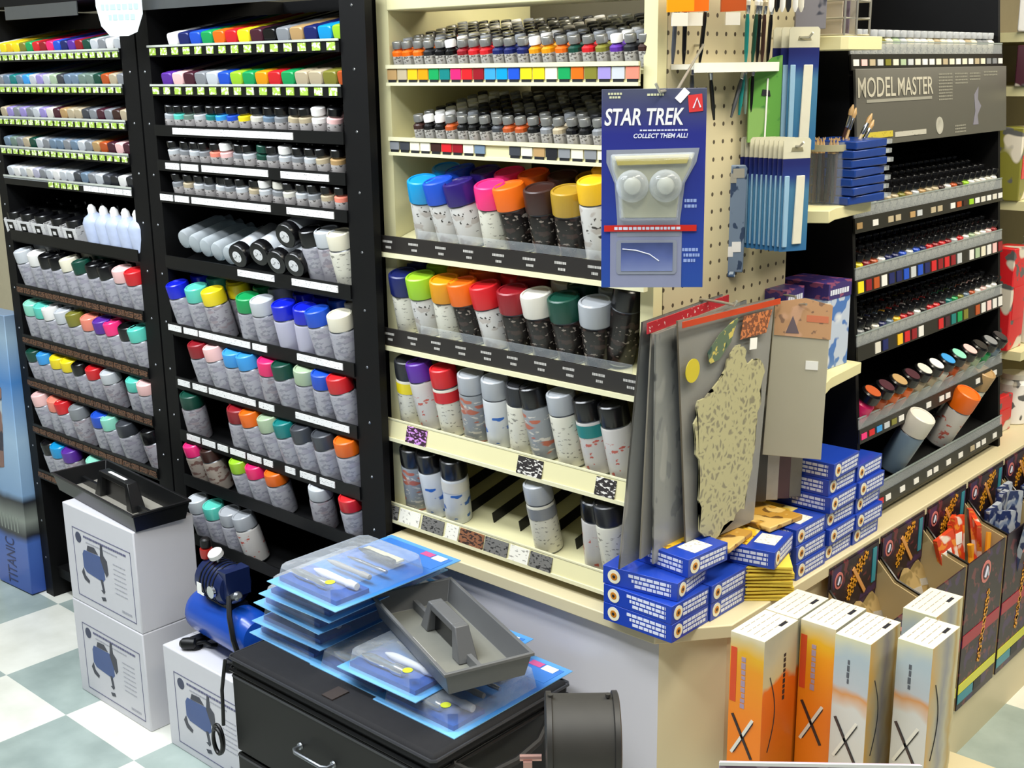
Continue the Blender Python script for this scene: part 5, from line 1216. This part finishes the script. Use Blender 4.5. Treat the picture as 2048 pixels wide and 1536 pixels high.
# acrylic tub of brushes
p = onX(1640, 408, -1.095)
t = thing('brush_tub', 'clear round tub of dark brushes on the cream end shelf', 'tub', (p.x, p.y + .01, 1.2503))
tl = .045
MB().lathe([(tl, 0), (tl, .003), (tl, .112), (tl - .002, .112), (tl - .002, .003)], 28, clear('tub_plastic', base=.04, edge=.55), cap1=False).build('tub', t)
MB().lathe([(tl + .002, .096), (tl + .002, .108), (tl + .0005, .108), (tl + .0005, .096)], 28, mat('tub_rim', 'a8a284', .35), cap0=False, cap1=False).build('rim', t)
M_t = t.location.copy()
for k in range(40):
    a_ = k * 2.4; r = .004 + .0054 * math.sqrt(k); hc = ['brown', 'black', 'maroon', 'charcoal', 'brown', 'darkgrey'][k % 6]
    o = tag(MB().lathe([(.0025, .004), (.003, .02), (.0028, .088), (.0036, .092), (.003, .108), (.0006, .118)], 7, [cm(hc)] * 3 + [cm('tan', .7)] * 2).build('tub_brush'), 'thin dark brush standing among others in the clear tub', 'brush', 'brushes in the clear tub')
    o.location = M_t + Vector((r * math.cos(a_), r * math.sin(a_), 0)); o.rotation_euler = (RAD(3 * math.sin(k)), RAD(3 * math.cos(k)), 0)
for k, (dx, dy, ln, yw, c_) in enumerate(((.0, .018, 22, 30, 'tan'), (.012, .01, 30, 60, 'beige'), (-.005, .02, 15, 100, 'brown'), (.015, .02, 38, 20, 'lightgrey'))):
    brush(M_t.x + dx, M_t.y + dy, 1.262, RAD(-ln), c_, f'{nice(c_)} long brush leaning out of the clear tub, {ORD[k + 1]} of four', l=.17, yaw=RAD(-yw * .3), tip='tan')
# stack of flat blue packs
for k in range(7):
    t = thing('flat_blue_pack', f'flat dark blue packet, {ORD[k + 1]} from the bottom of the pile right of the tub', 'packet', (-1.085, 2.115 + random.uniform(-.004, .004), 1.2503 + .0165 * k), (0, 0, RAD(random.uniform(-4, 4))))
    MB().box(-.055, .055, -.066, .060, .0003, .0150, mat('packet_navy', '173a86', .25, vary=.15)).build('packet', t, bevel=.002)
    MB().box(-.050, .053, .0605, .086, .004, .0120, FILM).build('clear_end', t)
    MB().box(-.045, .050, .064, .080, .005, .0105, mat('foil_grey', 'b4bcc8', .25, .4)).build('contents', t)
MB().box(-.055, .055, -.064, .085, 0, .0012, PAPER)
# cartons on the lower end shelf
for k, (y, s, rz) in enumerate(((1.985, 'rear', 4), (2.105, 'front', -2))):
    x = -1.115 if k else -1.145
    t = thing('art_carton', f'blue and white picture carton with dark purple lid, {["left one", "right one"][k]} on the lower end shelf', 'box', (x, y, .9343), (0, 0, RAD(rz)))
    w, d, h = .085, .072 if k == 0 else .084, .165
    pr = marks(f'art_print', 'b9c4d8', '4a74b8', (22, 22, 22), .52, ink2='e4e6ea'); 
    MB().box(-w / 2 - .02, w / 2, -d / 2, d / 2, 0, h, [WHITE, mat('lid_plum', '4c2c44', .4), pr, pr, pr, pr]).build('carton', t, bevel=.001)
    MB().box(-w / 2 - .0205, w / 2 + .0006, -d / 2 - .0006, d / 2 + .0006, h - .030, h + .0006, marks('plum_print', '3a2c6c', '8a4a6c', (40, 40, 60), .56)).build('lid_band', t)
    b = MB(); rnd = random.Random(k); yy = -d / 2 + .006
    while yy < d / 2 - .01: q = rnd.uniform(.004, .009); b.box(w / 2 + .0007, w / 2 + .0011, yy, yy + q, h - .022, h - .012, INKW); yy += q + .002
    b.build('lettering', t)
# wire rack above
t = thing('wire_basket', 'small wire rack of pale cards at the top edge above the end shelf', 'rack', (-1.11, 2.085, 1.5465))
b = MB()
for z in (.002, .03, .06, .10): b.tube([(-.05, -.045, z), (.05, -.045, z), (.05, .05, z), (-.05, .05, z)], .0022, HOOK, 6, closed=True)
for x, y in ((-.05, -.045), (.05, -.045), (.05, .05), (-.05, .05), (.05, .0)): b.tube([(x, y, 0), (x, y, .11)], .0022, HOOK, 6)
b.build('wire_frame', t)
for k in range(3): tag(MB().box(-.04, .04, -.036 + .026 * k, -.033 + .026 * k, 0, .09, mat(['card_beige', 'card_dusk', 'card_pale'][k], ['b8ac98', '6a5f70', 'c9c2b4'][k], .5)).build('pale_card', loc=(-1.11, 2.085, 1.5482)), f'{["beige", "dusky", "pale"][k]} card standing in the small wire rack at the top edge', 'card')
t = thing('grey_pack', 'grey pack hanging at the top edge just left of the wire rack', 'hanging pack', onY(1622, 58, 1.98), (0, 0, RAD(45)))
shape([(-.028, 0), (.026, 0), (.026, .09), (-.028, .09)], 0, .008, marks('grey_pack', '77757c', '3c3e4a', (25, 25, 25), .55), 'pack', t, .001)

# ------------------------------------------------------------------ black model paint rack facing the right aisle
MX, MY0, MY1 = -1.045, 2.190, 2.935
MW = MY1 - MY0
mr_ = thing('paint_rack', 'black model paint rack with a grey MODEL MASTER sign standing on the counter', 'paint rack', (MX, MY0, .5805), (RAD(-5), 0, PI / 2))
MZ = .5805
LB = RAD(-5)      # the rack leans back
MMAT = Matrix.Translation((MX, MY0, MZ)) @ Matrix.Rotation(PI / 2, 4, 'Z') @ Matrix.Rotation(LB, 4, 'X')
def mloc(x, y, z): return MMAT @ Vector((x, y, z - MZ))
SWP = Matrix(((0, 0, 1, 0), (1, 0, 0, 0), (0, 1, 0, 0), (0, 0, 0, 1)))
for xa in (0, MW - .012): MB().prism([(0, 0), (.34, .0305), (.34, 1.25), (0, 1.25)], xa, xa + .012, BLACK, SWP).build('side_panel', mr_)
MB().box(.0125, MW - .0125, .32, .34, .032, 1.25, BLACK).build('back_panel', mr_)
MMZ = [1.541, 1.233, 1.112, .980, .812, .657]
TM = RAD(20)
msh = []
STRIP = mat('strip_black', '24231f', .35)
for i, z in enumerate(MMZ):
    zl = z - MZ
    M = Matrix.Translation((0, .004, zl - .030)) @ Matrix.Rotation(TM if i else RAD(8), 4, 'X')
    o = MB().box(.0125, MW - .0125, 0, .315, -.004, 0, BLACK, M).build('shelf', mr_); msh.append(o)
    l = MB(); l.box(.0, MW, -.006, -.002, zl - .052, zl - .022, STRIP); l.build('price_rail', o)
    MB().box(.0, MW, -.0045, -.003, zl - .022, zl, CLEAR).build('clear_lip', o)
    MB().box(.0, MW, -.0055, -.0025, zl, zl + .0022, mat('lip_edge', '8f9a98', .3)).build('lip_edge', o)
MCH = {1: ['tan', 'charcoal', 'white', 'charcoal', 'beige', 'beige', 'charcoal', 'tan', 'lightgrey', 'charcoal', 'beige', 'beige', 'charcoal', 'white', 'rust', 'brown', 'lime', 'white', 'offwhite', 'white', 'offwhite', 'white'],
       2: ['lemon', 'darkred', 'rust', 'white', 'navy', 'navy', 'blue', 'lightgrey', 'blue', 'navy', 'red', 'darkred', 'red', 'darkred', 'lightgrey', 'charcoal', 'white', 'palegreen', 'cream', 'white', 'palepink', 'darkred'],
       3: ['charcoal', 'charcoal', 'offwhite', 'navy', 'charcoal', 'yellow', 'red', 'darkred', 'white', 'charcoal', 'charcoal', 'red', 'maroon', 'teal', 'green', 'olive', 'charcoal', 'rust', 'white', 'palepink', 'white', 'white'],
       4: ['hotpink', 'red', 'sky', 'lightgrey', 'olive', 'white', 'charcoal', 'white', 'charcoal', 'white', 'charcoal', 'white', 'white', 'charcoal', 'charcoal', 'charcoal', 'charcoal', 'white', 'charcoal', 'white', 'white', 'charcoal'],
       5: ['charcoal', 'red', 'red', 'white', 'charcoal', 'white', 'charcoal', 'white', 'charcoal', 'white', 'white', 'charcoal', 'white', 'charcoal', 'white', 'charcoal', 'beige', 'white', 'white', 'charcoal', 'white', 'charcoal'],
       0: ['white', 'palepink', 'beige', 'lightgrey', 'olive', 'cream', 'palegreen', 'lightgrey', 'cream', 'white', 'white', 'cream', 'beige', 'cream', 'white', 'cream', 'white', 'beige', 'cream', 'grey', 'grey', 'white']}
for i, cols in MCH.items():
    zl = MMZ[i] - MZ
    for k, c_ in enumerate(cols):
        if c_ == 'charcoal': continue
        x = (k + .5) / len(cols) * MW
        tall = i in (2, 3)
        MB().box(x - .0115, x + .0115, -.0076, -.0062, zl - (.048 if tall else .044), zl - (.026 if tall else .032), cm(c_, .5)).build('colour_chip', msh[i])
# bottles, four deep each as things, the rows far at the back as one mass
BM = ['charcoal', 'brown', 'darkgreen', 'grey', 'navy', 'red', 'offwhite', 'olive', 'black', 'rust', 'tan', 'bluegrey']
back = MB()
for q, i in enumerate((0, 1, 2, 3)):
    wh = f'{["top", "second", "third", "fourth"][q]} shelf of black paint rack'
    z0 = MMZ[i] - .028; tl = TM if i else RAD(8)
    for k in range(22):
        c_ = MCH[i][k] if MCH[i][k] != 'charcoal' else BM[(k * 5 + q) % 12]
        for d in range(8 if i else 2):
            x = .030 + k * .0325; s = .016 + d * .034
            L_ = Vector((x, .004 + s * math.cos(tl), z0 + s * math.sin(tl) + .001))
            P = mloc(*L_)
            if d < (4 if i else 1):
                bottle('model', P, (tl + LB, 0, PI / 2), c_ if d < 2 else random.choice(BM), f'{nice(c_)} paint bottle, {ORD[k + 1]} from left, front row, {wh}' if d == 0 else f'black-lidded model paint bottle behind the front row, {wh}',
                       f'model paint bottles behind the front row, {wh}' if d else None, 'silver' if i == 0 else None)
            else:
                M = Matrix.Translation(P) @ Euler((tl + LB, 0, PI / 2)).to_matrix().to_4x4()
                back.lathe([(.0115, 0), (.012, .002), (.012, .034), (.007, .036), (.0108, .0365), (.0108, .052)], 8, [cm('grey'), cm('lightgrey'), cm('grey'), cm('black', .15), cm('black', .15)], M)
tag(back.build('model_paint_bottles'), 'mass of black-lidded bottles deep at the back of the black paint rack', 'paint bottles', kind='stuff')
# sign
sg = thing('sign_board', 'grey MODEL MASTER sign board hung across the top of the paint rack', 'sign', mloc(0, -.0145, 1.345), (LB, 0, PI / 2))
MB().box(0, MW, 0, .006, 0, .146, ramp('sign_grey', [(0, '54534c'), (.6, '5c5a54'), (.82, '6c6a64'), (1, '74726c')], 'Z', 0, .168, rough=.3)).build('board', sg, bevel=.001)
WL = mat('sign_letter', 'b9b4a4', .45)
text('lettering', 'MODEL', .05, WL, sg, (.006, -.0008, .092), (PI / 2, 0, 0), fit=(.160, .038), extrude=.0003, bold=.0003)
text('lettering', 'MASTER', .05, WL, sg, (.176, -.0008, .092), (PI / 2, 0, 0), fit=(.165, .036), extrude=.0003, bold=.0003)
b = MB(); b.box(.040, .335, -.0010, -.0002, .082, .088, mat('sign_bar', '8f8d82', .5)); b.build('underline', sg)
MB().box(.020, .150, -.0012, -.0002, .014, .026, marks('sign_yellow', 'bfae3c', '6e6424', (200, 200, 200), .64)).build('yellow_strip', sg)
MB().box(.160, .305, -.0012, -.0002, .012, .022, marks('sign_pale', 'b5b2a6', '6a675e', (200, 200, 200), .64)).build('pale_strip', sg)
MB().lathe([(.018, 0), (.018, .001), (.010, .0012), (.009, .0008)], 24, mat('sign_ring', 'a9a79c', .45), Matrix.Translation((.372, -.0002, .026)) @ Matrix.Rotation(PI / 2, 4, 'X')).build('ring_mark', sg)
rnd = random.Random(8)
for (xa, xb, za, n) in ((.370, .440, .130, 9), (.452, .520, .130, 4), (.532, .590, .130, 3), (.610, .690, .132, 2), (.452, .510, .020, 3)):
    b = MB()
    for r in range(n):
        x = xa
        while x < xb: q_ = rnd.uniform(.003, .009); b.box(x, min(x + q_, xb), -.0008, -.0002, za - .0065 * r, za - .0065 * r + .0032, mat('sign_small', '8a887c', .5)); x += q_ + .0018
    b.build('small_print', sg)
MB().prism([(.550, .02), (.562, .05), (.556, .085), (.580, .102), (.576, .075), (.595, .06), (.574, .04), (.580, .02)], -.0008, -.0002, mat('sign_figure', '7c7a86', .5), SWm).build('pale_picture', sg)

# tipped paint pots on the fifth shelf
PC = ['pink', 'rust', 'orange', 'orange', 'beige', 'beige', 'offwhite', 'rust', 'beige', 'palegreen', 'green', 'bluegrey']
LC = ['rust', 'maroon', 'tan', 'maroon', 'offwhite', 'white', 'sky', 'mint', 'palepink', 'black', 'grey', 'charcoal']
CP = clear('pot_plastic', tint='d8d4bc', base=.25, edge=.8)
for k in range(12):
    t = thing('craft_paint_pot', f'paint pot, {nice(LC[k])} topped black lid, {ORD[k + 1]} from left, fifth paint rack shelf', 'paint pot', mloc(.040 + k * .0605, .036, MMZ[4] - .024), (RAD(30), 0, PI / 2))
    MB().lathe([(.018, 0), (.021, .003), (.021, .060), (.015, .066)], 16, mat('pot_' + PC[k], COL[PC[k]], .3, vary=.1)).build('body', t)
    MB().lathe([(.019, .067), (.022, .070), (.022, .088), (.019, .091)], 18, cm('black', .2)).build('lid', t)
    MB().lathe([(.0175, .0912), (.0175, .0925)], 16, cm(LC[k], .3)).build('lid_disc', t)
# lowest shelf: three or four leaning cans
for (px, py, cap_, body_, ln, lab, k_, X_) in ((1846, 838, 'offwhite', 'bluegrey', 28, 'white-capped spray can leaning on the lowest shelf of the black paint rack', 'tall', 0),
                                             (1938, 798, 'orange', 'cr', 28, 'orange-red capped spray can leaning on the lowest shelf of the black paint rack', 'tall', 0),
                                             (1966, 788, 'tan', 'cc', 28, 'beige-topped spray can leaning behind the orange-red one', 'tall', .035),
                                             (1893, 820, 'navy', 'cb', 28, 'dark navy spray can behind the orange-red one on the lowest shelf', 'slim', .06)):
    h = .146
    X = MX - .050 - X_ + h * math.sin(RAD(ln)); p = onX(px, py, X)
    can(k_, cap_, body_, (X - h * math.sin(RAD(ln)), p.y, MMZ[5] - .024 + (.045 + X_) * math.tan(TM) * .9), (RAD(ln), 0, PI / 2), lab)

# ------------------------------------------------------------------ open display cartons along the low plinth
PD = marks('display_print', '241620', '6a2c34', (40, 40, 40), .58, ink2='3a2050')
KR = marks('kraft_liner', 'b9a478', 'a08c62', (14, 14, 14), .52)
PINK = mat('logo_pink', 'd87a74', .4); ORG = mat('logo_orange', 'e09a22', .4); ORD_ = mat('pencil_orange', 'e2a05a', .4); TEAL = mat('stripe_teal', '2f8ea0', .4)
def display(y0, k, fill):
    w = .205
    t = thing('display_carton', f'dark display carton with orange lettering, {ORD[k]} from the counter corner on the low plinth', 'display carton', (-.905, y0, .1213), (0, 0, PI / 2))
    # local: x along the aisle, y back from the front, z up
    D = .098; zf = .345; zh = .450
    b = MB(); SW2 = Matrix(((0, 0, 1, 0), (1, 0, 0, 0), (0, 1, 0, 0), (0, 0, 0, 1)))
    b.box(0, w, 0, .003, 0, zf, [PD, PD, PD, KR, PD, PD]); b.box(0, w, D, D + .003, 0, zh, [PD, PD, PD, KR, PD, PD])
    for x in (0, w - .003): b.prism([(.0031, 0), (D, 0), (D, zh - .045), (.06, zf + .02), (.0031, zf)], x, x + .003, KR, SW2)
    b.box(0.0031, w - .0031, .0031, D, 0, .003, KR)
    b.build('carton', t)
    e = MB(); e.tube([(.0015, .0015, zf + .001), (.0015, .06, zf + .021), (.0015, D, zh - .044)], .0028, cm('black'), 5); e.build('black_edge', t)
    def logo(parent, x, y, z, s, tall):
        g = MB(); Mr = Matrix.Translation((x, y, z)) @ Matrix.Rotation(PI / 2, 4, 'X')
        g.lathe([(s, 0), (s, .0008)], 20, PINK, Mr); g.lathe([(s * .7, .0009), (s * .7, .0013)], 20, mat('logo_dark', '3a1c26', .4), Mr)
        g.tube([(x - s * .35, y - .0018, z - s * .4), (x, y - .0018, z + s * .45), (x + s * .35, y - .0018, z - s * .4)], s * .12, INKW, 5)
        g.build('round_logo', parent)
        g = MB(); rnd = random.Random(int(y0 * 100) + tall)
        n = 7; dx, dz = (.011, .011) if not tall else (.004, .022)
        ox, oz = (x + .045, z - .030) if not tall else (x + .0, z - .19)
        for i in range(n):
            for j in range(2):
                cx, cz = ox + i * dx, oz + i * dz - j * .018
                M = Matrix.Translation((cx, y - .0008, cz)) @ Matrix.Rotation(RAD(rnd.choice([-45, 20, 50, -20])), 4, 'Y')
                if cz < (zh - .01 if not tall else 9): g.box(-.009, .009, -.0006, .0004, -.0032, .0032, ORG, M); g.box(-.0025, .0025, -.0006, .0004, -.009, .009, ORG, M)
        g.build('orange_lettering', parent)
    hd = MB().box(.004, w - .004, D - .0020, D - .0002, .345, zh - .004, PD).build('header', t)
    logo(hd, .034, D - .0022, zh - .034, .017, False)
    g = MB(); M = Matrix.Translation((.120, D - .0034, zh - .062)) @ Matrix.Rotation(RAD(50), 4, 'Y'); g.box(-.045, .040, -.001, .001, -.0045, .0045, ORD_, M)
    g.build('pencil_picture', hd)
    g = MB(); g.box(w - .030, w - .014, D - .0034, D - .0022, zh - .085, zh - .012, TEAL); g.build('teal_stripe', hd)
    logo(t, w * .5, -.0002, zf - .048, .026, True)
    g = MB(); g.box(0, w, -.0012, -.0002, .150, .178, mat('band_crimson', 'a41c34', .4)); g.build('red_band', t)
    g = MB(); g.box(0, w, -.0014, -.0002, .040, .062, mat('band_yellow', 'd8d83a', .4)); g.build('yellow_band', t)
    g = MB(); g.box(0, w * .4, -.0014, -.0002, .016, .038, TEAL); g.box(w * .42, w * .62, -.0014, -.0002, .016, .038, INKB); g.build('teal_band', t)
    M0 = Matrix.Translation(t.location) @ Matrix.Rotation(PI / 2, 4, 'Z')
    rnd = random.Random(k)
    def put(name, label, cat, lx, ly, lz, rot, parts, grp=None):
        r_ = thing(name, label, cat, M0 @ Vector((lx, ly, lz)), rot, grp)
        for nm, mb in parts: mb.build(nm, r_)
    if fill == 'orange':
        for i in range(5):
            m1 = MB(); m1.box(-.030, .030, -.005, .005, 0, .17, marks('packet_orange', 'd8431c', 'e88a2c', (40, 40, 40), .55, ink2='f0dccc'))
            m2 = MB(); m2.box(-.026, .010, -.0062, -.0052, .110, .135, PAPER)
            put('orange_packet', f'orange-red packet sticking out of the {ORD[k]} display carton, {ORD[i + 1]} from its left', 'packet', .035 + .034 * i, .030 + .014 * (i % 3), .235 + .01 * (i % 2), (RAD(-8), RAD([-14, 8, -4, 16, -10][i]), RAD(80 + 12 * i)), [('packet', m1), ('white_label_or_highlight', m2)])
        for i in range(3):
            m1 = MB(); m1.tube([(0, 0, 0), (0, 0, .16)], .006, ORG, 8)
            put('orange_stick', f'orange stick standing in the {ORD[k]} display carton, {ORD[i + 1]} from left', 'stick', .06 + .045 * i, .016, .20, (RAD(-6), RAD([12, -8, 14][i]), PI / 2), [('stick', m1)])
    elif fill == 'navy':
        for i in range(6):
            m1 = MB(); m1.box(-.030, .030, -.006, .006, 0, .19, marks('packet_white_navy', 'a9b0bc', '1c2c5c', (26, 26, 26), .50, ink2='5a7098'))
            m2 = MB(); m2.box(-.030, .030, -.0068, -.0062, .02, .06, mat('packet_navy2', '1c2f6a', .3))
            put('navy_packet', f'white and navy packet in the {ORD[k]} display carton, {ORD[i + 1]} from its left', 'packet', .034 + .027 * i, .024 + .022 * (i % 3), .190 + .014 * (i % 3), (RAD(-6 + 5 * (i % 4)), RAD([10, -8, 5, -12, 9, -5, 7][i]), RAD(75 + 10 * (i % 4))), [('packet', m1), ('navy_end', m2)])
    else:
        for i in range(3):
            m1 = MB(); m1.prism([(-.04, 0), (.04, 0), (.036, .10), (.0, .13), (-.036, .10)], -.006, .006, marks('bag_kraft', 'b79c68', '8f7a4c', (20, 20, 20), .54, ink2='c8b48c'), SWm)
            m2 = MB(); m2.box(-.036, .036, -.0075, -.0065, .07, .085, FILM)
            put('kraft_bag', f'tan clear-topped bag lying in the {ORD[k]} display carton, {ORD[i + 1]} from left', 'bag', .045 + .055 * i, .035 + .014 * i, .225, (RAD(-20), RAD([-8, 5, 12][i]), RAD(85)), [('bag', m1), ('clear_film', m2)])
display(1.990, 1, 'kraft'); display(2.205, 2, 'kraft'); display(2.425, 3, 'orange'); display(2.645, 4, 'navy'); display(2.865, 5, 'navy'); display(3.085, 6, 'navy')

# ------------------------------------------------------------------ far shelves at the right edge
fx = thing('shelving_unit', 'cream shelving of mixed packs further down the aisle at the right edge', 'shelving unit', (0, 0, 0))
MB().box(-1.40, -1.38, 3.02, 4.6, .5805, 1.9, mat('far_back', '8c8268', .7)).build('back_panel', fx)
FZ = [1.565, 1.44, 1.17, .80]
for z in FZ: MB().box(-1.379, -1.045, 3.02, 4.6, z - .022, z, CREAMM).build('shelf', fx)
rnd = random.Random(21)
FC = {0: ['white', 'lavender', 'darkgrey', 'white', 'lilac', 'grey'], 1: ['maroon', 'palepink', 'brown', 'beige', 'lightgrey', 'rust'], 2: ['olive', 'offwhite', 'yellow', 'lilac', 'white', 'tan'], 3: ['red', 'offwhite', 'beige', 'tan', 'bluegrey', 'white'], 4: ['red', 'white', 'salmon', 'bluegrey', 'red', 'white']}
hs = {0: .14, 1: .095, 2: .22, 3: .30, 4: .12}
for lv, z in enumerate(FZ + [.58]):
    for k, c_ in enumerate(FC[lv]):
        y = 3.055 + .115 * k; h = hs[lv] * rnd.uniform(.75, 1)
        t = thing('mixed_pack', f'{nice(c_)} pack, {ORD[k + 1]} along the {["top", "second", "third", "fourth", "bottom"][lv]} level of the far right shelves', 'pack', (-1.10 + rnd.uniform(-.02, .02), y, z + .0004), (0, 0, RAD(90 + rnd.uniform(-8, 8))))
        m = marks('mixed_' + c_, COL[c_], ['5a5a5a', 'e8e0d0', 'b03030', '3a5a8a'][k % 4], (26, 26, 26), .56, ink2='d8d0c0')
        if k % 3 == 1: MB().lathe([(.040, 0), (.043, .003), (.043, h - .012), (.034, h)], 18, m).build('tub', t); MB().lathe([(.036, h + .0005), (.036, h + .014)], 18, cm('offwhite')).build('lid', t)
        else: MB().box(-.045, .045, -.03, .03, 0, h, m).build('carton', t, bevel=.003); MB().box(-.035, .030, -.0312, -.0302, h * .3, h * .62, cm(['red', 'offwhite', 'blue'][k % 3])).build('label', t)

# ------------------------------------------------------------------ tall blue box at the left edge
t = thing('kit_box', 'tall blue ship kit box lettered TITANIC leaning at the left edge beside the rack', 'box', (-3.494, 1.50, .004), (RAD(-1), 0, RAD(3)))
PIC = ramp('kit_picture', [(0, '3d5cae'), (.18, '4a6cb8'), (.205, '2a2c34'), (.26, '8e958c'), (.33, '26282e'), (.36, '86a8cc'), (.55, 'a4c2dc'), (.75, '4e88c8'), (.9, '9ab4c8'), (1, '6a7f9c')], 'Z', 0, .86, warp=.03, wscale=8)
MB().box(0, .185, 0, .06, 0, .84, [PIC, PIC, PIC, PIC, PIC, PIC]).build('box', t, bevel=.002)
text('lettering', 'TITANIC', .05, mat('kit_letter', '1c2a5c', .4), t, (.112, -.0006, .012), (PI / 2, RAD(-90), 0), fit=(.145, .052), extrude=.0003)
MB().prism([(.02, .36), (.10, .38), (.13, .62), (.06, .70), (.01, .60)], -.0010, -.0002, marks('kit_art', '8a6a60', '3a3a48', (18, 18, 18), .5, ink2='b8c4cc'), SWm).build('ship_picture', t)
b = MB()
for k in range(6): b.box(.05 + .018 * k, .056 + .018 * k, -.0010, -.0002, .185, .232, mat('kit_bar', '8e958c', .5))
b.build('bars', t)
tag(MB().box(-4.4, -3.40, 1.80, 1.82, 0, 1.55, mat('far_card', 'b7ad90', .6)).build('panel'), 'beige panel behind the blue kit box at the left edge', 'panel')
